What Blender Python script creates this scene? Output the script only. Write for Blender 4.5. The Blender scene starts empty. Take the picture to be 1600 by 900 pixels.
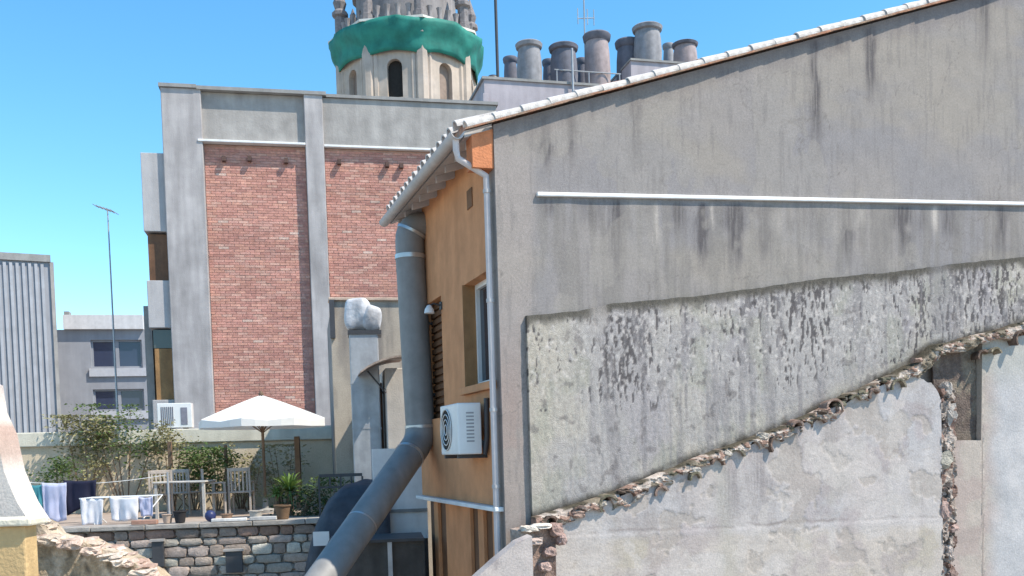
import bpy, math, random
import numpy as np
from mathutils import Vector, Matrix
random.seed(7); rng = np.random.default_rng(11)
R = math.radians
SC = bpy.context.scene
COL = SC.collection

# ------------------------------------------------------------------ camera
EYE = 8.0                      # eye height over the street
F = 1500.0                     # focal length in photo pixels (1600 wide)
PITCH, ROLL, SHIFT = R(-2.5), R(1.7), 0.200
fwd = Vector((0, math.cos(PITCH), math.sin(PITCH)))
r0 = Vector((1, 0, 0)); u0 = r0.cross(fwd)
RT = r0 * math.cos(ROLL) - u0 * math.sin(ROLL)
UP = u0 * math.cos(ROLL) + r0 * math.sin(ROLL)
cam_d = bpy.data.cameras.new('camera'); cam = bpy.data.objects.new('camera', cam_d); COL.objects.link(cam)
cam.matrix_world = Matrix(((RT.x, UP.x, -fwd.x, 0), (RT.y, UP.y, -fwd.y, 0), (RT.z, UP.z, -fwd.z, EYE), (0, 0, 0, 1)))
cam_d.sensor_width = 36; cam_d.lens = F / 1600 * 36; cam_d.shift_y = SHIFT; cam_d.clip_end = 5000; cam_d.clip_start = .05
SC.camera = cam
# ------------------------------------------------------------------ sky and sun
SUN = Vector((.88, -.36, 0)).normalized() * math.cos(R(54)) + Vector((0, 0, math.sin(R(54))))
W = bpy.data.worlds.new('World'); SC.world = W; W.use_nodes = True
wn = W.node_tree; wn.nodes.clear()
sky = wn.nodes.new('ShaderNodeTexSky'); sky.sky_type = 'NISHITA'; sky.sun_disc = False
sky.sun_elevation = math.asin(SUN.z); sky.sun_rotation = math.atan2(SUN.x, SUN.y)
sky.air_density = 1.0; sky.dust_density = .1; sky.ozone_density = 3.0; sky.altitude = 0
hs = wn.nodes.new('ShaderNodeHueSaturation'); hs.inputs['Hue'].default_value = .488; hs.inputs['Saturation'].default_value = 1.24
bg = wn.nodes.new('ShaderNodeBackground'); bg.inputs['Strength'].default_value = .15
wo = wn.nodes.new('ShaderNodeOutputWorld')
wn.links.new(sky.outputs[0], hs.inputs['Color']); wn.links.new(hs.outputs[0], bg.inputs['Color']); wn.links.new(bg.outputs[0], wo.inputs[0])
sl = bpy.data.lights.new('sun', 'SUN'); sl.energy = 3.8; sl.angle = R(.55); sl.color = (1, .92, .79)
so = bpy.data.objects.new('sun', sl); COL.objects.link(so)
so.rotation_euler = SUN.to_track_quat('Z', 'Y').to_euler(); so.location = (20, -20, 40)
SC.view_settings.view_transform = 'Standard'; SC.view_settings.look = 'None'
SC.view_settings.gamma = 1; SC.view_settings.exposure = .9

# ------------------------------------------------------------------ pixels to places
def ray(px, py):
    return fwd + RT * ((px - 800) / F) + UP * ((450 - py + SHIFT * 1600) / F)
class Frame:
    """upright local axes: a along a wall (to the right), d into depth, z up"""
    def __init__(s, px, py, D, deg):
        t = R(deg); v = ray(px, py); v = v * (D / v.y)
        s.O = Vector((v.x, v.y, 0)); s.u = Vector((math.cos(t), math.sin(t), 0)); s.w = Vector((-math.sin(t), math.cos(t), 0)); s.t = t
    def world(s, a, d, z): return s.O + s.u * a + s.w * d + Vector((0, 0, z))
    def az(s, px, py, d=0.0):
        v = ray(px, py); k = (s.O.dot(s.w) + d) / v.dot(s.w)
        p = v * k; return (p - s.O).dot(s.u), p.z + EYE
    def dz(s, px, py, a=0.0):
        v = ray(px, py); k = (s.O.dot(s.u) + a) / v.dot(s.u)
        p = v * k; return (p - s.O).dot(s.w), p.z + EYE
    def a(s, px, py, d=0.0): return s.az(px, py, d)[0]
    def z(s, px, py, d=0.0): return s.az(px, py, d)[1]
    def pix(s, a, d, z):
        X = s.O.x + s.u.x * a + s.w.x * d; Y = s.O.y + s.u.y * a + s.w.y * d; Z = z - EYE
        w = fwd.x * X + fwd.y * Y + fwd.z * Z; r = RT.x * X + RT.y * Y + RT.z * Z; u = UP.x * X + UP.y * Y + UP.z * Z
        return 800 + F * r / w, 450 + SHIFT * 1600 - F * u / w

# ------------------------------------------------------------------ noise
_T = rng.random((256, 256))
def vn(x, y, s=0):
    x = np.asarray(x, float) + s * 17.3; y = np.asarray(y, float) + s * 9.1
    xi = np.floor(x).astype(int); yi = np.floor(y).astype(int); fx = x - xi; fy = y - yi
    fx = fx * fx * (3 - 2 * fx); fy = fy * fy * (3 - 2 * fy)
    g = lambda i, j: _T[i % 256, j % 256]
    return (g(xi, yi) * (1 - fx) + g(xi + 1, yi) * fx) * (1 - fy) + (g(xi, yi + 1) * (1 - fx) + g(xi + 1, yi + 1) * fx) * fy
def fbm(x, y, s=0, o=4):
    t = 0; k = .5; n = 0
    for i in range(o):
        t = t + k * vn(np.asarray(x) * 2 ** i, np.asarray(y) * 2 ** i, s + i); n += k; k *= .5
    return t / n
def sst(x, a, b):
    t = np.clip((x - a) / (b - a), 0, 1); return t * t * (3 - 2 * t)

# ------------------------------------------------------------------ materials
MATS = {}
def mat(name, col, rough=.85, var=.18, scale=6, bump=.3, bscale=40, metal=0, tint=False, streak=0, spec=.3, col2=None, emit=None, trans=0):
    """procedural: colour broken up by two noises, fine bump; tint=True multiplies a colour attribute 'tint'"""
    if name in MATS: return MATS[name]
    m = bpy.data.materials.new(name); MATS[name] = m; m.use_nodes = True; t = m.node_tree; n = t.nodes; L = t.links
    b = n['Principled BSDF']; b.inputs['Roughness'].default_value = rough; b.inputs['Metallic'].default_value = metal
    b.inputs['Specular IOR Level'].default_value = spec
    tc = n.new('ShaderNodeTexCoord')
    n1 = n.new('ShaderNodeTexNoise'); n1.inputs['Scale'].default_value = scale; n1.inputs['Detail'].default_value = 6; n1.inputs['Roughness'].default_value = .62
    L.new(tc.outputs['Object'], n1.inputs['Vector'])
    mr = n.new('ShaderNodeMapRange'); mr.inputs[1].default_value = .3; mr.inputs[2].default_value = .7
    mr.inputs[3].default_value = 1 - var; mr.inputs[4].default_value = 1 + var
    L.new(n1.outputs['Fac'], mr.inputs[0])
    fac = mr.outputs[0]
    if streak:
        mp = n.new('ShaderNodeMapping'); mp.inputs['Scale'].default_value = (3.5, 3.5, .45)
        L.new(tc.outputs['Object'], mp.inputs['Vector'])
        n3 = n.new('ShaderNodeTexNoise'); n3.inputs['Scale'].default_value = 1.3; n3.inputs['Detail'].default_value = 5
        L.new(mp.outputs[0], n3.inputs['Vector'])
        m3 = n.new('ShaderNodeMapRange'); m3.inputs[1].default_value = .34; m3.inputs[2].default_value = .66; m3.inputs[3].default_value = 1 - streak; m3.inputs[4].default_value = 1
        L.new(n3.outputs['Fac'], m3.inputs[0])
        mu = n.new('ShaderNodeMath'); mu.operation = 'MULTIPLY'; L.new(fac, mu.inputs[0]); L.new(m3.outputs[0], mu.inputs[1]); fac = mu.outputs[0]
    if tint:
        for sc_, am in ((38, .10), (150, .14)):
            nf = n.new('ShaderNodeTexNoise'); nf.inputs['Scale'].default_value = sc_; nf.inputs['Detail'].default_value = 4; L.new(tc.outputs['Object'], nf.inputs['Vector'])
            mf = n.new('ShaderNodeMapRange'); mf.inputs[1].default_value = .3; mf.inputs[2].default_value = .7; mf.inputs[3].default_value = 1 - am; mf.inputs[4].default_value = 1 + am; L.new(nf.outputs['Fac'], mf.inputs[0])
            mm = n.new('ShaderNodeMath'); mm.operation = 'MULTIPLY'; L.new(fac, mm.inputs[0]); L.new(mf.outputs[0], mm.inputs[1]); fac = mm.outputs[0]
    vm = n.new('ShaderNodeVectorMath'); vm.operation = 'SCALE'
    if tint:
        at = n.new('ShaderNodeAttribute'); at.attribute_name = 'tint'; L.new(at.outputs['Color'], vm.inputs[0])
    elif col2:
        n4 = n.new('ShaderNodeTexNoise'); n4.inputs['Scale'].default_value = scale * .35; n4.inputs['Detail'].default_value = 5; L.new(tc.outputs['Object'], n4.inputs['Vector'])
        r4 = n.new('ShaderNodeMapRange'); r4.inputs[1].default_value = .42; r4.inputs[2].default_value = .6; L.new(n4.outputs['Fac'], r4.inputs[0])
        mx = n.new('ShaderNodeMix'); mx.data_type = 'RGBA'; mx.inputs[6].default_value = (*col, 1); mx.inputs[7].default_value = (*col2, 1)
        L.new(r4.outputs[0], mx.inputs[0]); L.new(mx.outputs[2], vm.inputs[0])
    else: vm.inputs[0].default_value = col
    L.new(fac, vm.inputs['Scale']); L.new(vm.outputs[0], b.inputs['Base Color'])
    if bump:
        n2 = n.new('ShaderNodeTexNoise'); n2.inputs['Scale'].default_value = bscale; n2.inputs['Detail'].default_value = 5; L.new(tc.outputs['Object'], n2.inputs['Vector'])
        bp = n.new('ShaderNodeBump'); bp.inputs['Strength'].default_value = bump; bp.inputs['Distance'].default_value = .02
        L.new(n2.outputs['Fac'], bp.inputs['Height']); L.new(bp.outputs[0], b.inputs['Normal'])
    if trans:
        tr = n.new('ShaderNodeBsdfTranslucent'); L.new(vm.outputs[0], tr.inputs['Color'])
        ms = n.new('ShaderNodeMixShader'); ms.inputs[0].default_value = trans
        L.new(b.outputs[0], ms.inputs[1]); L.new(tr.outputs[0], ms.inputs[2]); L.new(ms.outputs[0], n['Material Output'].inputs[0])
    return m
def glass(name='window_glass', col=(.02, .03, .045)):
    if name in MATS: return MATS[name]
    m = mat(name, col, rough=.08, var=.1, scale=1, bump=.04, bscale=2, spec=.6); return m

# ------------------------------------------------------------------ mesh building
FR = {}; ORG = {}
class MB:
    def __init__(s): s.v = []; s.f = []; s.c = []
    def add(s, vs, fs, col=None):
        o = len(s.v); s.v += [tuple(p) for p in vs]; s.f += [tuple(i + o for i in f) for f in fs]
        s.c += [col or (1, 1, 1)] * len(vs); return s
    def box(s, a0, a1, d0, d1, z0, z1, col=None, jit=0):
        a0, a1 = sorted((a0, a1)); d0, d1 = sorted((d0, d1)); z0, z1 = sorted((z0, z1))
        vs = [(a, d, z) for z in (z0, z1) for d in (d0, d1) for a in (a0, a1)]
        if jit: vs = [tuple(c + random.uniform(-jit, jit) for c in p) for p in vs]
        return s.add(vs, [(0, 2, 3, 1), (4, 5, 7, 6), (0, 1, 5, 4), (2, 6, 7, 3), (0, 4, 6, 2), (1, 3, 7, 5)], col)
    def prism(s, pts, d0, d1, col=None):
        """polygon of (a,z), extruded from d0 to d1"""
        n = len(pts)
        ar = sum(pts[i][0] * pts[(i + 1) % n][1] - pts[(i + 1) % n][0] * pts[i][1] for i in range(n))
        if ar < 0: pts = pts[::-1]
        vs = [(a, d0, z) for a, z in pts] + [(a, d1, z) for a, z in pts]
        return s.add(vs, [tuple(range(n)), tuple(range(2 * n - 1, n - 1, -1))] + [(i, i + n, (i + 1) % n + n, (i + 1) % n) for i in range(n)], col)
    def tube(s, path, r, n=10, col=None, caps=True):
        path = [Vector(p) for p in path]; m = len(path); rs = r if isinstance(r, (list, tuple)) else [r] * m
        vs = []; prev = None
        for i, p in enumerate(path):
            t = (path[min(i + 1, m - 1)] - path[max(i - 1, 0)]).normalized()
            if prev is None: x = t.orthogonal().normalized()
            else: x = (prev - t * prev.dot(t)).normalized()
            prev = x; y = t.cross(x)
            for k in range(n):
                q = 2 * math.pi * k / n; vs.append(p + (x * math.cos(q) + y * math.sin(q)) * rs[i])
        fs = [(i * n + k, i * n + (k + 1) % n, (i + 1) * n + (k + 1) % n, (i + 1) * n + k) for i in range(m - 1) for k in range(n)]
        if caps: fs += [tuple(range(n - 1, -1, -1)), tuple(range((m - 1) * n, m * n))]
        return s.add(vs, fs, col)
    def lathe(s, c, prof, n=16, col=None, ph=0.0, closed=True):
        vs = [(c[0] + r * math.cos(ph + 2 * math.pi * k / n), c[1] + r * math.sin(ph + 2 * math.pi * k / n), c[2] + z) for r, z in prof for k in range(n)]
        m = len(prof)
        fs = [(i * n + k, i * n + (k + 1) % n, (i + 1) * n + (k + 1) % n, (i + 1) * n + k) for i in range(m - 1) for k in range(n)]
        if closed: fs += [tuple(range(n - 1, -1, -1)), tuple(range((m - 1) * n, m * n))]
        return s.add(vs, fs, col)
    def rock(s, c, sx, sy, sz, col=None, j=.25):
        g = 3; idx = {}; vs = []; fs = []
        def vid(i, jx, k):
            if (i, jx, k) not in idx:
                p = Vector((i / g * 2 - 1, jx / g * 2 - 1, k / g * 2 - 1)); q = p.lerp(p.normalized() * 1.15, .55)
                q = Vector((q.x * sx, q.y * sy, q.z * sz)) + Vector([random.uniform(-j, j) * w for w in (sx, sy, sz)]) * .7
                idx[(i, jx, k)] = len(vs); vs.append(Vector(c) + q)
            return idx[(i, jx, k)]
        for A in range(g):
            for B in range(g):
                for e in (0, g):
                    q = [(A, B), (A + 1, B), (A + 1, B + 1), (A, B + 1)]
                    if e == 0: q = q[::-1]
                    fs.append(tuple(vid(x, y, e) for x, y in q)); fs.append(tuple(vid(e, x, y) for x, y in q)); fs.append(tuple(vid(y, e, x) for x, y in q))
        return s.add(vs, fs, col)
    def build(s, name, m, parent=None, smooth=None, bev=0, org=None):
        me = bpy.data.meshes.new(name)
        o3 = Vector(ORG[parent.name] if parent else (org or (0, 0, 0)))
        me.from_pydata([tuple(Vector(p) - o3) for p in s.v], [], s.f)
        if any(c != (1, 1, 1) for c in s.c):
            at = me.attributes.new('tint', 'FLOAT_COLOR', 'POINT'); at.data.foreach_set('color', np.array([(*c, 1) for c in s.c], float).ravel())
        me.materials.append(m); me.update()
        if smooth:
            me.polygons.foreach_set('use_smooth', [True] * len(me.polygons)); me.set_sharp_from_angle(angle=R(smooth))
        o = bpy.data.objects.new(name, me); COL.objects.link(o)
        if parent: o.parent = parent; ORG[o.name] = ORG[parent.name]
        else: ORG[o.name] = tuple(o3)
        if bev:
            b = o.modifiers.new('bevel', 'BEVEL'); b.width = bev; b.segments = 2; b.limit_method = 'ANGLE'
        return o
def thing(name, label, cat, fr=None, org=(0, 0, 0), group=None):
    o = bpy.data.objects.new(name, None); COL.objects.link(o); o.empty_display_size = .2
    if fr: o.location = fr.world(*org); o.rotation_euler = (0, 0, fr.t)
    else: o.location = org
    ORG[o.name] = tuple(org); o['label'] = label; o['category'] = cat
    if group: o['group'] = group
    return o
def solo(o, fr, label, cat, group=None, kind=None):
    """a one-mesh thing at top level"""
    if fr: o.location = fr.world(*ORG[o.name]); o.rotation_euler = (0, 0, fr.t)
    else: o.location = ORG[o.name]
    o['label'] = label; o['category'] = cat
    if group: o['group'] = group
    if kind: o['kind'] = kind
    return o
def copy_tree(o, parent=None):
    c = o.copy(); COL.objects.link(c); c.parent = parent; ORG[c.name] = ORG[o.name]
    for ch in list(o.children): copy_tree(ch, c)
    return c
def wall_grid(name, fr, a0, a1, zb, zt, d, thick, res, tint, m, parent=None, disp=None, smooth=True, warm=(.85, .80, .76)):
    """solid upright sheet between two height curves, finely meshed, colour attribute from tint(px,py,a,z)"""
    na = max(2, int(abs(a1 - a0) / res) + 1); A = np.linspace(a0, a1, na)
    b = np.array([zb(x) for x in A]); t = np.array([zt(x) for x in A]); nz = max(2, int(np.max(t - b) / res) + 1)
    k = np.linspace(0, 1, nz)[:, None]; Z = b[None] * (1 - k) + t[None] * k; AA = np.repeat(A[None], nz, 0)
    Dp = np.full_like(Z, d)
    if disp is not None: Dp = Dp + disp(AA, Z)
    PX, PY = fr.pix(AA, d, Z); C = tint(PX, PY, AA, Z)
    o3 = np.array(ORG[parent.name]) if parent else np.zeros(3)
    V = np.stack([AA, Dp, Z], -1).reshape(-1, 3); Cc = np.asarray(C).reshape(-1, 3); N = len(V)
    idx = np.arange(N).reshape(nz, na)
    q = np.stack([idx[:-1, :-1], idx[:-1, 1:], idx[1:, 1:], idx[1:, :-1]], -1).reshape(-1, 4)
    ring = np.concatenate([idx[0, :], idx[1:, -1], idx[-1, -2::-1], idx[-2:0:-1, 0]])
    back = V[ring].copy(); back[:, 1] = d + thick; V2 = np.concatenate([V, back]); C2 = np.concatenate([Cc, Cc[ring]])
    nr = len(ring); bi = N + np.arange(nr)
    sk = np.stack([np.roll(ring, -1), ring, bi, np.roll(bi, -1)], -1)
    me = bpy.data.meshes.new(name)
    me.from_pydata(V2 - o3, [], q.tolist() + sk.tolist() + [bi[::-1].tolist()])
    C2 = C2 * np.array(warm)
    at = me.attributes.new('tint', 'FLOAT_COLOR', 'POINT'); at.data.foreach_set('color', np.concatenate([C2, np.ones((len(C2), 1))], 1).ravel())
    me.materials.append(m)
    if smooth: me.polygons.foreach_set('use_smooth', [True] * len(me.polygons)); me.set_sharp_from_angle(angle=R(50))
    me.update(); o = bpy.data.objects.new(name, me); COL.objects.link(o)
    if parent: o.parent = parent; ORG[o.name] = ORG[parent.name]
    else: ORG[o.name] = (0, 0, 0)
    return o
def curve(fr, pts, d, jag=0, seed=0, freq=6):
    """height curve through photo points"""
    q = sorted(fr.az(x, y, d) for x, y in pts); xs = [p[0] for p in q]; zs = [p[1] for p in q]
    def f(a):
        z = float(np.interp(a, xs, zs))
        if jag: z += jag * (float(fbm(a * freq, seed * 3.1, seed)) - .5) * 2
        return z
    return f
def mixc(C, col, k):
    k = np.clip(k, 0, 1)[..., None]; return C * (1 - k) + np.array(col) * k
def base(PX, col): return np.ones(PX.shape + (3,)) * np.array(col)
GZ = 0.0
WARM = (.655, .60, .57)

# materials used all over
m_wall = mat('weathered_render', (1, 1, 1), tint=True, var=.07, scale=5, bump=.18, bscale=90, spec=.15)
m_old = mat('rough_old_render', (1, 1, 1), tint=True, var=.14, scale=18, bump=.45, bscale=90, spec=.1)
m_plaster = mat('old_plaster', (1, 1, 1), tint=True, var=.06, scale=4, bump=.22, bscale=50, spec=.15)
m_orange = mat('orange_render', (.60, .285, .14), var=.13, scale=3, bump=.3, bscale=60, streak=.12, spec=.15)
m_orange2 = mat('red_orange_render', (.55, .21, .10), var=.2, scale=5, bump=.4, bscale=40, spec=.15)
m_white = mat('white_paint', (.76, .75, .74), rough=.5, var=.08, scale=5, bump=.08, streak=.12)
m_lime = mat('limewashed_tile', (.58, .555, .535), var=.25, scale=12, bump=.5, bscale=60, col2=(.46, .42, .39))
m_soffit = mat('soffit_grey', (.5, .47, .46), var=.12, scale=5, bump=.1, streak=.1)
m_terr = mat('terracotta', (.42, .22, .15), var=.3, scale=14, bump=.5, bscale=50, col2=(.33, .25, .2))
m_dark = mat('dark_void', (.025, .022, .02), var=.2, bump=0)
m_brown = mat('brown_wood', (.17, .085, .045), rough=.6, var=.25, scale=4, bump=.2, streak=.25)
m_pipe = mat('grey_metal_flue', (.245, .24, .235), rough=.62, metal=.1, var=.16, scale=3, bump=.08, bscale=20, streak=.2, spec=.5)
m_steel = mat('bright_band', (.48, .49, .50), rough=.35, metal=.7, var=.1, bump=.05)
m_conc = mat('concrete', (.36, .335, .315), var=.16, scale=2.5, bump=.3, bscale=25, streak=.18, spec=.2)
m_concd = mat('grey_concrete', (.29, .28, .27), var=.18, scale=2.5, bump=.3, bscale=25, streak=.15, spec=.2)
m_brick = mat('brick', (1, 1, 1), tint=True, var=.2, scale=9, bump=.5, bscale=60, spec=.15)
m_mortar = mat('brick_mortar', (.42, .265, .22), var=.2, scale=8, bump=.4)
m_cream = mat('cream_render', (.50, .47, .37), var=.14, scale=2.5, bump=.3, streak=.2, spec=.2)
m_stone = mat('stone', (1, 1, 1), tint=True, var=.25, scale=12, bump=.8, bscale=40, spec=.15)
m_rust = mat('rusty_sheet', (.22, .13, .09), rough=.7, var=.35, scale=8, bump=.3, col2=(.33, .27, .23))
m_iron = mat('dark_iron', (.05, .05, .055), rough=.5, var=.2, bump=.1, spec=.4)
m_wood = mat('weathered_wood', (.20, .13, .085), rough=.7, var=.3, scale=6, bump=.3, streak=.3)
m_plastic = mat('white_plastic', (.72, .72, .71), rough=.35, var=.06, scale=4, bump=.03, streak=.08, spec=.45)
m_rubble = mat('rubble', (1, 1, 1), tint=True, var=.3, scale=16, bump=.9, bscale=45, spec=.1)
m_galv = mat('galvanised', (.42, .43, .45), rough=.5, metal=.4, var=.2, scale=4, bump=.1, streak=.25)

# ------------------------------------------------------------------ ground
mg = MB(); mg.add([(-900, -300, 0), (900, -300, 0), (900, 1500, 0), (-900, 1500, 0)], [(0, 1, 2, 3)])
gr = mg.build('ground', mat('street_ground', (.30, .27, .235), var=.25, scale=.6, bump=.4, bscale=6)); gr['kind'] = 'structure'

# ================================================================== THE GABLE HOUSE
G = Frame(785, 660, 10.5, 18.5)
H = thing('gable_house', 'grey rendered house with sloping tiled verge, orange side wall and white ledge', 'house', G, (0, 0, GZ))
aR = G.a(1760, 400)
vl = G.az(727, 203, -.05); vr = G.az(1480, 2, -.05)
sl_v = (vr[1] - vl[1]) / (vr[0] - vl[0])                # pitch of the roof
zroof = lambda a: vl[1] + sl_v * (a - vl[0])            # underside of the verge tiles
a_ov = vl[0]                                            # eave overhang edge
dE = G.dz(607, 335, a_ov)[0]                            # far end of the eave
zSc = curve(G, [(700, 905), (830, 815), (950, 778), (1100, 716), (1220, 672), (1330, 618), (1420, 575), (1450, 548), (1590, 512), (1780, 460)], -.1)
def streaks(PX, PY, lst):
    K = np.zeros(PX.shape)
    for (x, y0, y1, w, s) in lst:
        xx = x + .016 * (PY - y0) + 5 * (vn(PY * .03, 0 * PX + x, 3) - .5)
        ww = w * 1.3 * (.6 + .9 * vn(PY * .05, 0 * PX + x * 1.3, 5))
        k = np.exp(-((PX - xx) / ww) ** 2) * sst(PY, y0 - 6, y0 + 8) * (1 - sst(PY, y0 + (y1 - y0) * .35, y1))
        K = np.maximum(K, s * k * (.75 + 1.0 * fbm(PX * .12, PY * .03, 8)) * (.55 + .7 * sst(fbm(PX * .55, PY * .018, 12, 3), .34, .56)))
    return K
up_s = [(852, 180, 290, 6, .8), (893, 175, 270, 5, .7), (992, 145, 285, 6, .75), (1272, 62, 290, 6, .85), (1360, 42, 185, 6, .9), (1536, -5, 120, 8, .6), (925, 160, 200, 4, .5),
        (1315, 55, 90, 10, .5), (1200, 85, 120, 12, .35), (1130, 105, 130, 14, .35), (1430, 20, 80, 5, .3), (1035, 130, 170, 8, .5)]
lo_s = [(858, 305, 350, 12, .5), (962, 310, 460, 7, .9), (925, 310, 370, 16, .4), (1098, 318, 440, 7, .9), (1150, 318, 450, 10, .95), (1195, 320, 440, 9, .95), (1060, 315, 380, 12, .5), (1322, 325, 420, 9, .85),
        (1270, 320, 380, 14, .45), (1412, 322, 420, 11, .8), (1482, 322, 390, 13, .7), (1440, 322, 380, 6, .5), (1565, 322, 420, 9, .7), (1236, 320, 380, 6, .5), (1010, 315, 350, 10, .45)]
wh_s = [(1022, 316, 410, 4, .8), (1112, 318, 370, 3, .6), (1461, 322, 380, 2.5, .75), (1345, 325, 360, 5, .4), (1215, 330, 380, 6, .3), (1305, 345, 385, 4, .3), (1420, 350, 370, 4, .35), (1235, 318, 350, 2, .4)]
def gable_tint(PX, PY, A, Z):
    C = base(PX, (.395, .385, .38))
    C = mixc(C, (.36, .36, .375), sst(fbm(A * .9, Z * .9, 2), .4, .65))
    C = mixc(C, (.43, .41, .37), sst(fbm(A * .7, Z * 1.6, 7), .5, .7) * .7)
    C = mixc(C, (.47, .44, .42), (1 - sst(PX, 822, 842)) * .6)                       # paler corner pilaster
    C = mixc(C, (.42, .34, .31), (1 - sst(PX, 800, 834)) * sst(PY, 480, 640) * .6)    # pinkish lower corner
    K = fbm(A * 14, Z * 1.1, 4, 3)
    below = sst(PY, 300, 318) * sst(PX, 835, 845)
    C = mixc(C, (.30, .295, .28), below * sst(K, .35, .6) * .55)
    C = mixc(C, (.16, .155, .165), streaks(PX, PY, up_s + lo_s) * .95)
    C = mixc(C, (.62, .60, .57), streaks(PX, PY, wh_s))
    cr = np.abs(fbm(A * .55 + .2 * Z, Z * .8, 15, 6) - .5); C = mixc(C, (.22, .21, .2), (1 - sst(cr, .0, .0035)) * .6)
    pt = sst(fbm(A * 1.1, Z * .7, 17, 5), .60, .612); C = mixc(C, (.43, .42, .395), pt * .45)
    C = mixc(C, (.27, .265, .265), sst(fbm(A * 26, Z * 2.2, 18, 4), .6, .68) * .35)
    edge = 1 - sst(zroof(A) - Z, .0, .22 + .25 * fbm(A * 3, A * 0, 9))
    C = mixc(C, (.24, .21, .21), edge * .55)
    return C
MB().prism([(0, GZ), (aR, GZ), (aR, zSc(aR) - .35), (0, zSc(0) - .35)], .002, .3).build('gable_base', m_concd, H)
zg0 = lambda a: zSc(0) - .349 + (zSc(aR) - zSc(0)) * a / aR
wall_grid('gable_wall', G, .0, aR, zg0, lambda a: zroof(a) - .01, 0, .3, .017, gable_tint, m_wall, H, disp=lambda A, Z: .010 * (fbm(A * 2, Z * 2, 5) - .5), warm=WARM)
# house body behind and the roof slab
b = MB(); zt0 = zroof(0) - .02; b.prism([(.31, GZ), (aR, GZ), (aR, zroof(aR) - .3), (.31, zroof(.31) - .3)], .31, dE - .2); b.build('house_body', m_concd, H)
b = MB(); b.prism([(a_ov + .03, zroof(a_ov + .03) + .03), (aR, zroof(aR) + .03), (aR, zroof(aR) + .12), (a_ov + .03, zroof(a_ov) + .12)], .04, dE)
roof = b.build('roof', m_terr, H)
# verge tiles along the slope, each one a lapped barrel tile
ang = math.atan(sl_v); du = Vector((math.cos(ang), 0, math.sin(ang))); dn = Vector((-math.sin(ang), 0, math.cos(ang)))
def barrel(L, r0_, r1_, th=.014, n=8, arc=math.pi):
    """half-round tile along +x, open below"""
    mb = MB(); vs = []
    for x, r in ((0, r0_), (L, r1_)):
        for rr in (r, r - th):
            for k in range(n + 1):
                q = -arc / 2 + arc * k / n; vs.append((x, rr * math.sin(q), rr * math.cos(q) - r0_ * .15))
    m = n + 1; fs = []
    for k in range(n):
        fs.append((k, k + 1, 2 * m + k + 1, 2 * m + k)); fs.append((m + k + 1, m + k, 3 * m + k, 3 * m + k + 1))
        fs.append((k + 1, k, m + k, m + k + 1)); fs.append((2 * m + k, 2 * m + k + 1, 3 * m + k + 1, 3 * m + k))
    for s_ in (0, n): fs.append((s_, 2 * m + s_, 3 * m + s_, m + s_) if s_ == 0 else (s_, m + s_, 3 * m + s_, 2 * m + s_))
    return mb.add(vs, fs)
Lt = .335
tile0 = barrel(Lt + .05, .085, .068).build('verge_tile', m_lime, roof, smooth=40)
tile0.data.transform(Matrix.Identity(4)); ORG[tile0.name] = ORG[H.name]
def set_local(o, pos, xdir, zdir):
    x = Vector(xdir).normalized(); z = Vector(zdir).normalized(); y = z.cross(x).normalized(); z = x.cross(y)
    M = Matrix(((x.x, y.x, z.x, 0), (x.y, y.y, z.y, 0), (x.z, y.z, z.z, 0), (0, 0, 0, 1)))
    o.matrix_local = Matrix.Translation(Vector(pos)) @ M
# mesh of shared tiles must not carry the origin offset: rebuild at zero
def raw(mb, name, m, parent, smooth=None, bev=0):
    sv = ORG[parent.name]; ORG[parent.name] = (0, 0, 0); o = mb.build(name, m, parent, smooth, bev); ORG[parent.name] = sv; ORG[o.name] = sv; return o
bpy.data.objects.remove(tile0)
tile0 = None
k = 0; s_ = a_ov - .0
while s_ < aR - .3:
    if tile0 is None: t = raw(barrel(Lt + .05, .068, .054), 'verge_tile', m_lime, roof, 40); tile0 = t
    else: t = tile0.copy(); COL.objects.link(t); t.parent = roof; ORG[t.name] = ORG[roof.name]
    p = Vector((s_, -.045 + random.uniform(-.008, .008), zroof(s_) + .045 + random.uniform(-.006, .006)))
    set_local(t, p - Vector(ORG[H.name]), du + Vector((0, random.uniform(-.012, .012), random.uniform(-.01, .01))), dn + Vector((0, -.25, 0)))
    s_ += Lt * math.cos(ang); k += 1
# eave tiles: barrel ends seen along the eave, three courses up
et = None
for j in range(int(dE / .24)):
    d = .2 + j * .24
    if et is None: t = raw(barrel(.5, .088, .07), 'eave_tile', m_lime, roof, 40); et = t
    else: t = et.copy(); COL.objects.link(t); t.parent = roof; ORG[t.name] = ORG[roof.name]
    a = a_ov - .05 + random.uniform(-.012, .012)
    set_local(t, Vector((a, d, zroof(a) + .115)) - Vector(ORG[H.name]), du, dn)
b = MB(); dd = .2
while dd < dE:
    a = a_ov + .43
    while a < a_ov + 3.2:
        q = barrel(.5, .088, .07, n=5); M = Matrix.Translation((a, dd, zroof(a) + .085)) @ Matrix(((du.x, 0, dn.x, 0), (0, 1, 0, 0), (du.z, 0, dn.z, 0), (0, 0, 0, 1)))
        b.add([M @ Vector(v) for v in q.v], q.f); a += .42
    dd += .24
o = b.build('roof_tiles', m_terr, roof, smooth=40); o['kind'] = 'stuff'
# soffit boards and fascia
b = MB(); b.prism([(a_ov + .02, zroof(a_ov + .02) - .05), (.0, zroof(0) - .05), (.0, zroof(0) + .02), (a_ov + .02, zroof(a_ov + .02) + .02)], .06, dE - .02)
sof = b.build('soffit', m_soffit, H)
for j in range(9):
    d = .25 + j * (dE - .5) / 8; b = MB()
    b.prism([(a_ov + .1, zroof(a_ov + .1) - .13), (.0, zroof(0) - .13), (.0, zroof(0) - .052), (a_ov + .1, zroof(a_ov + .1) - .052)], d, d + .07)
    b.build('rafter_end', m_soffit, H)
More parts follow.
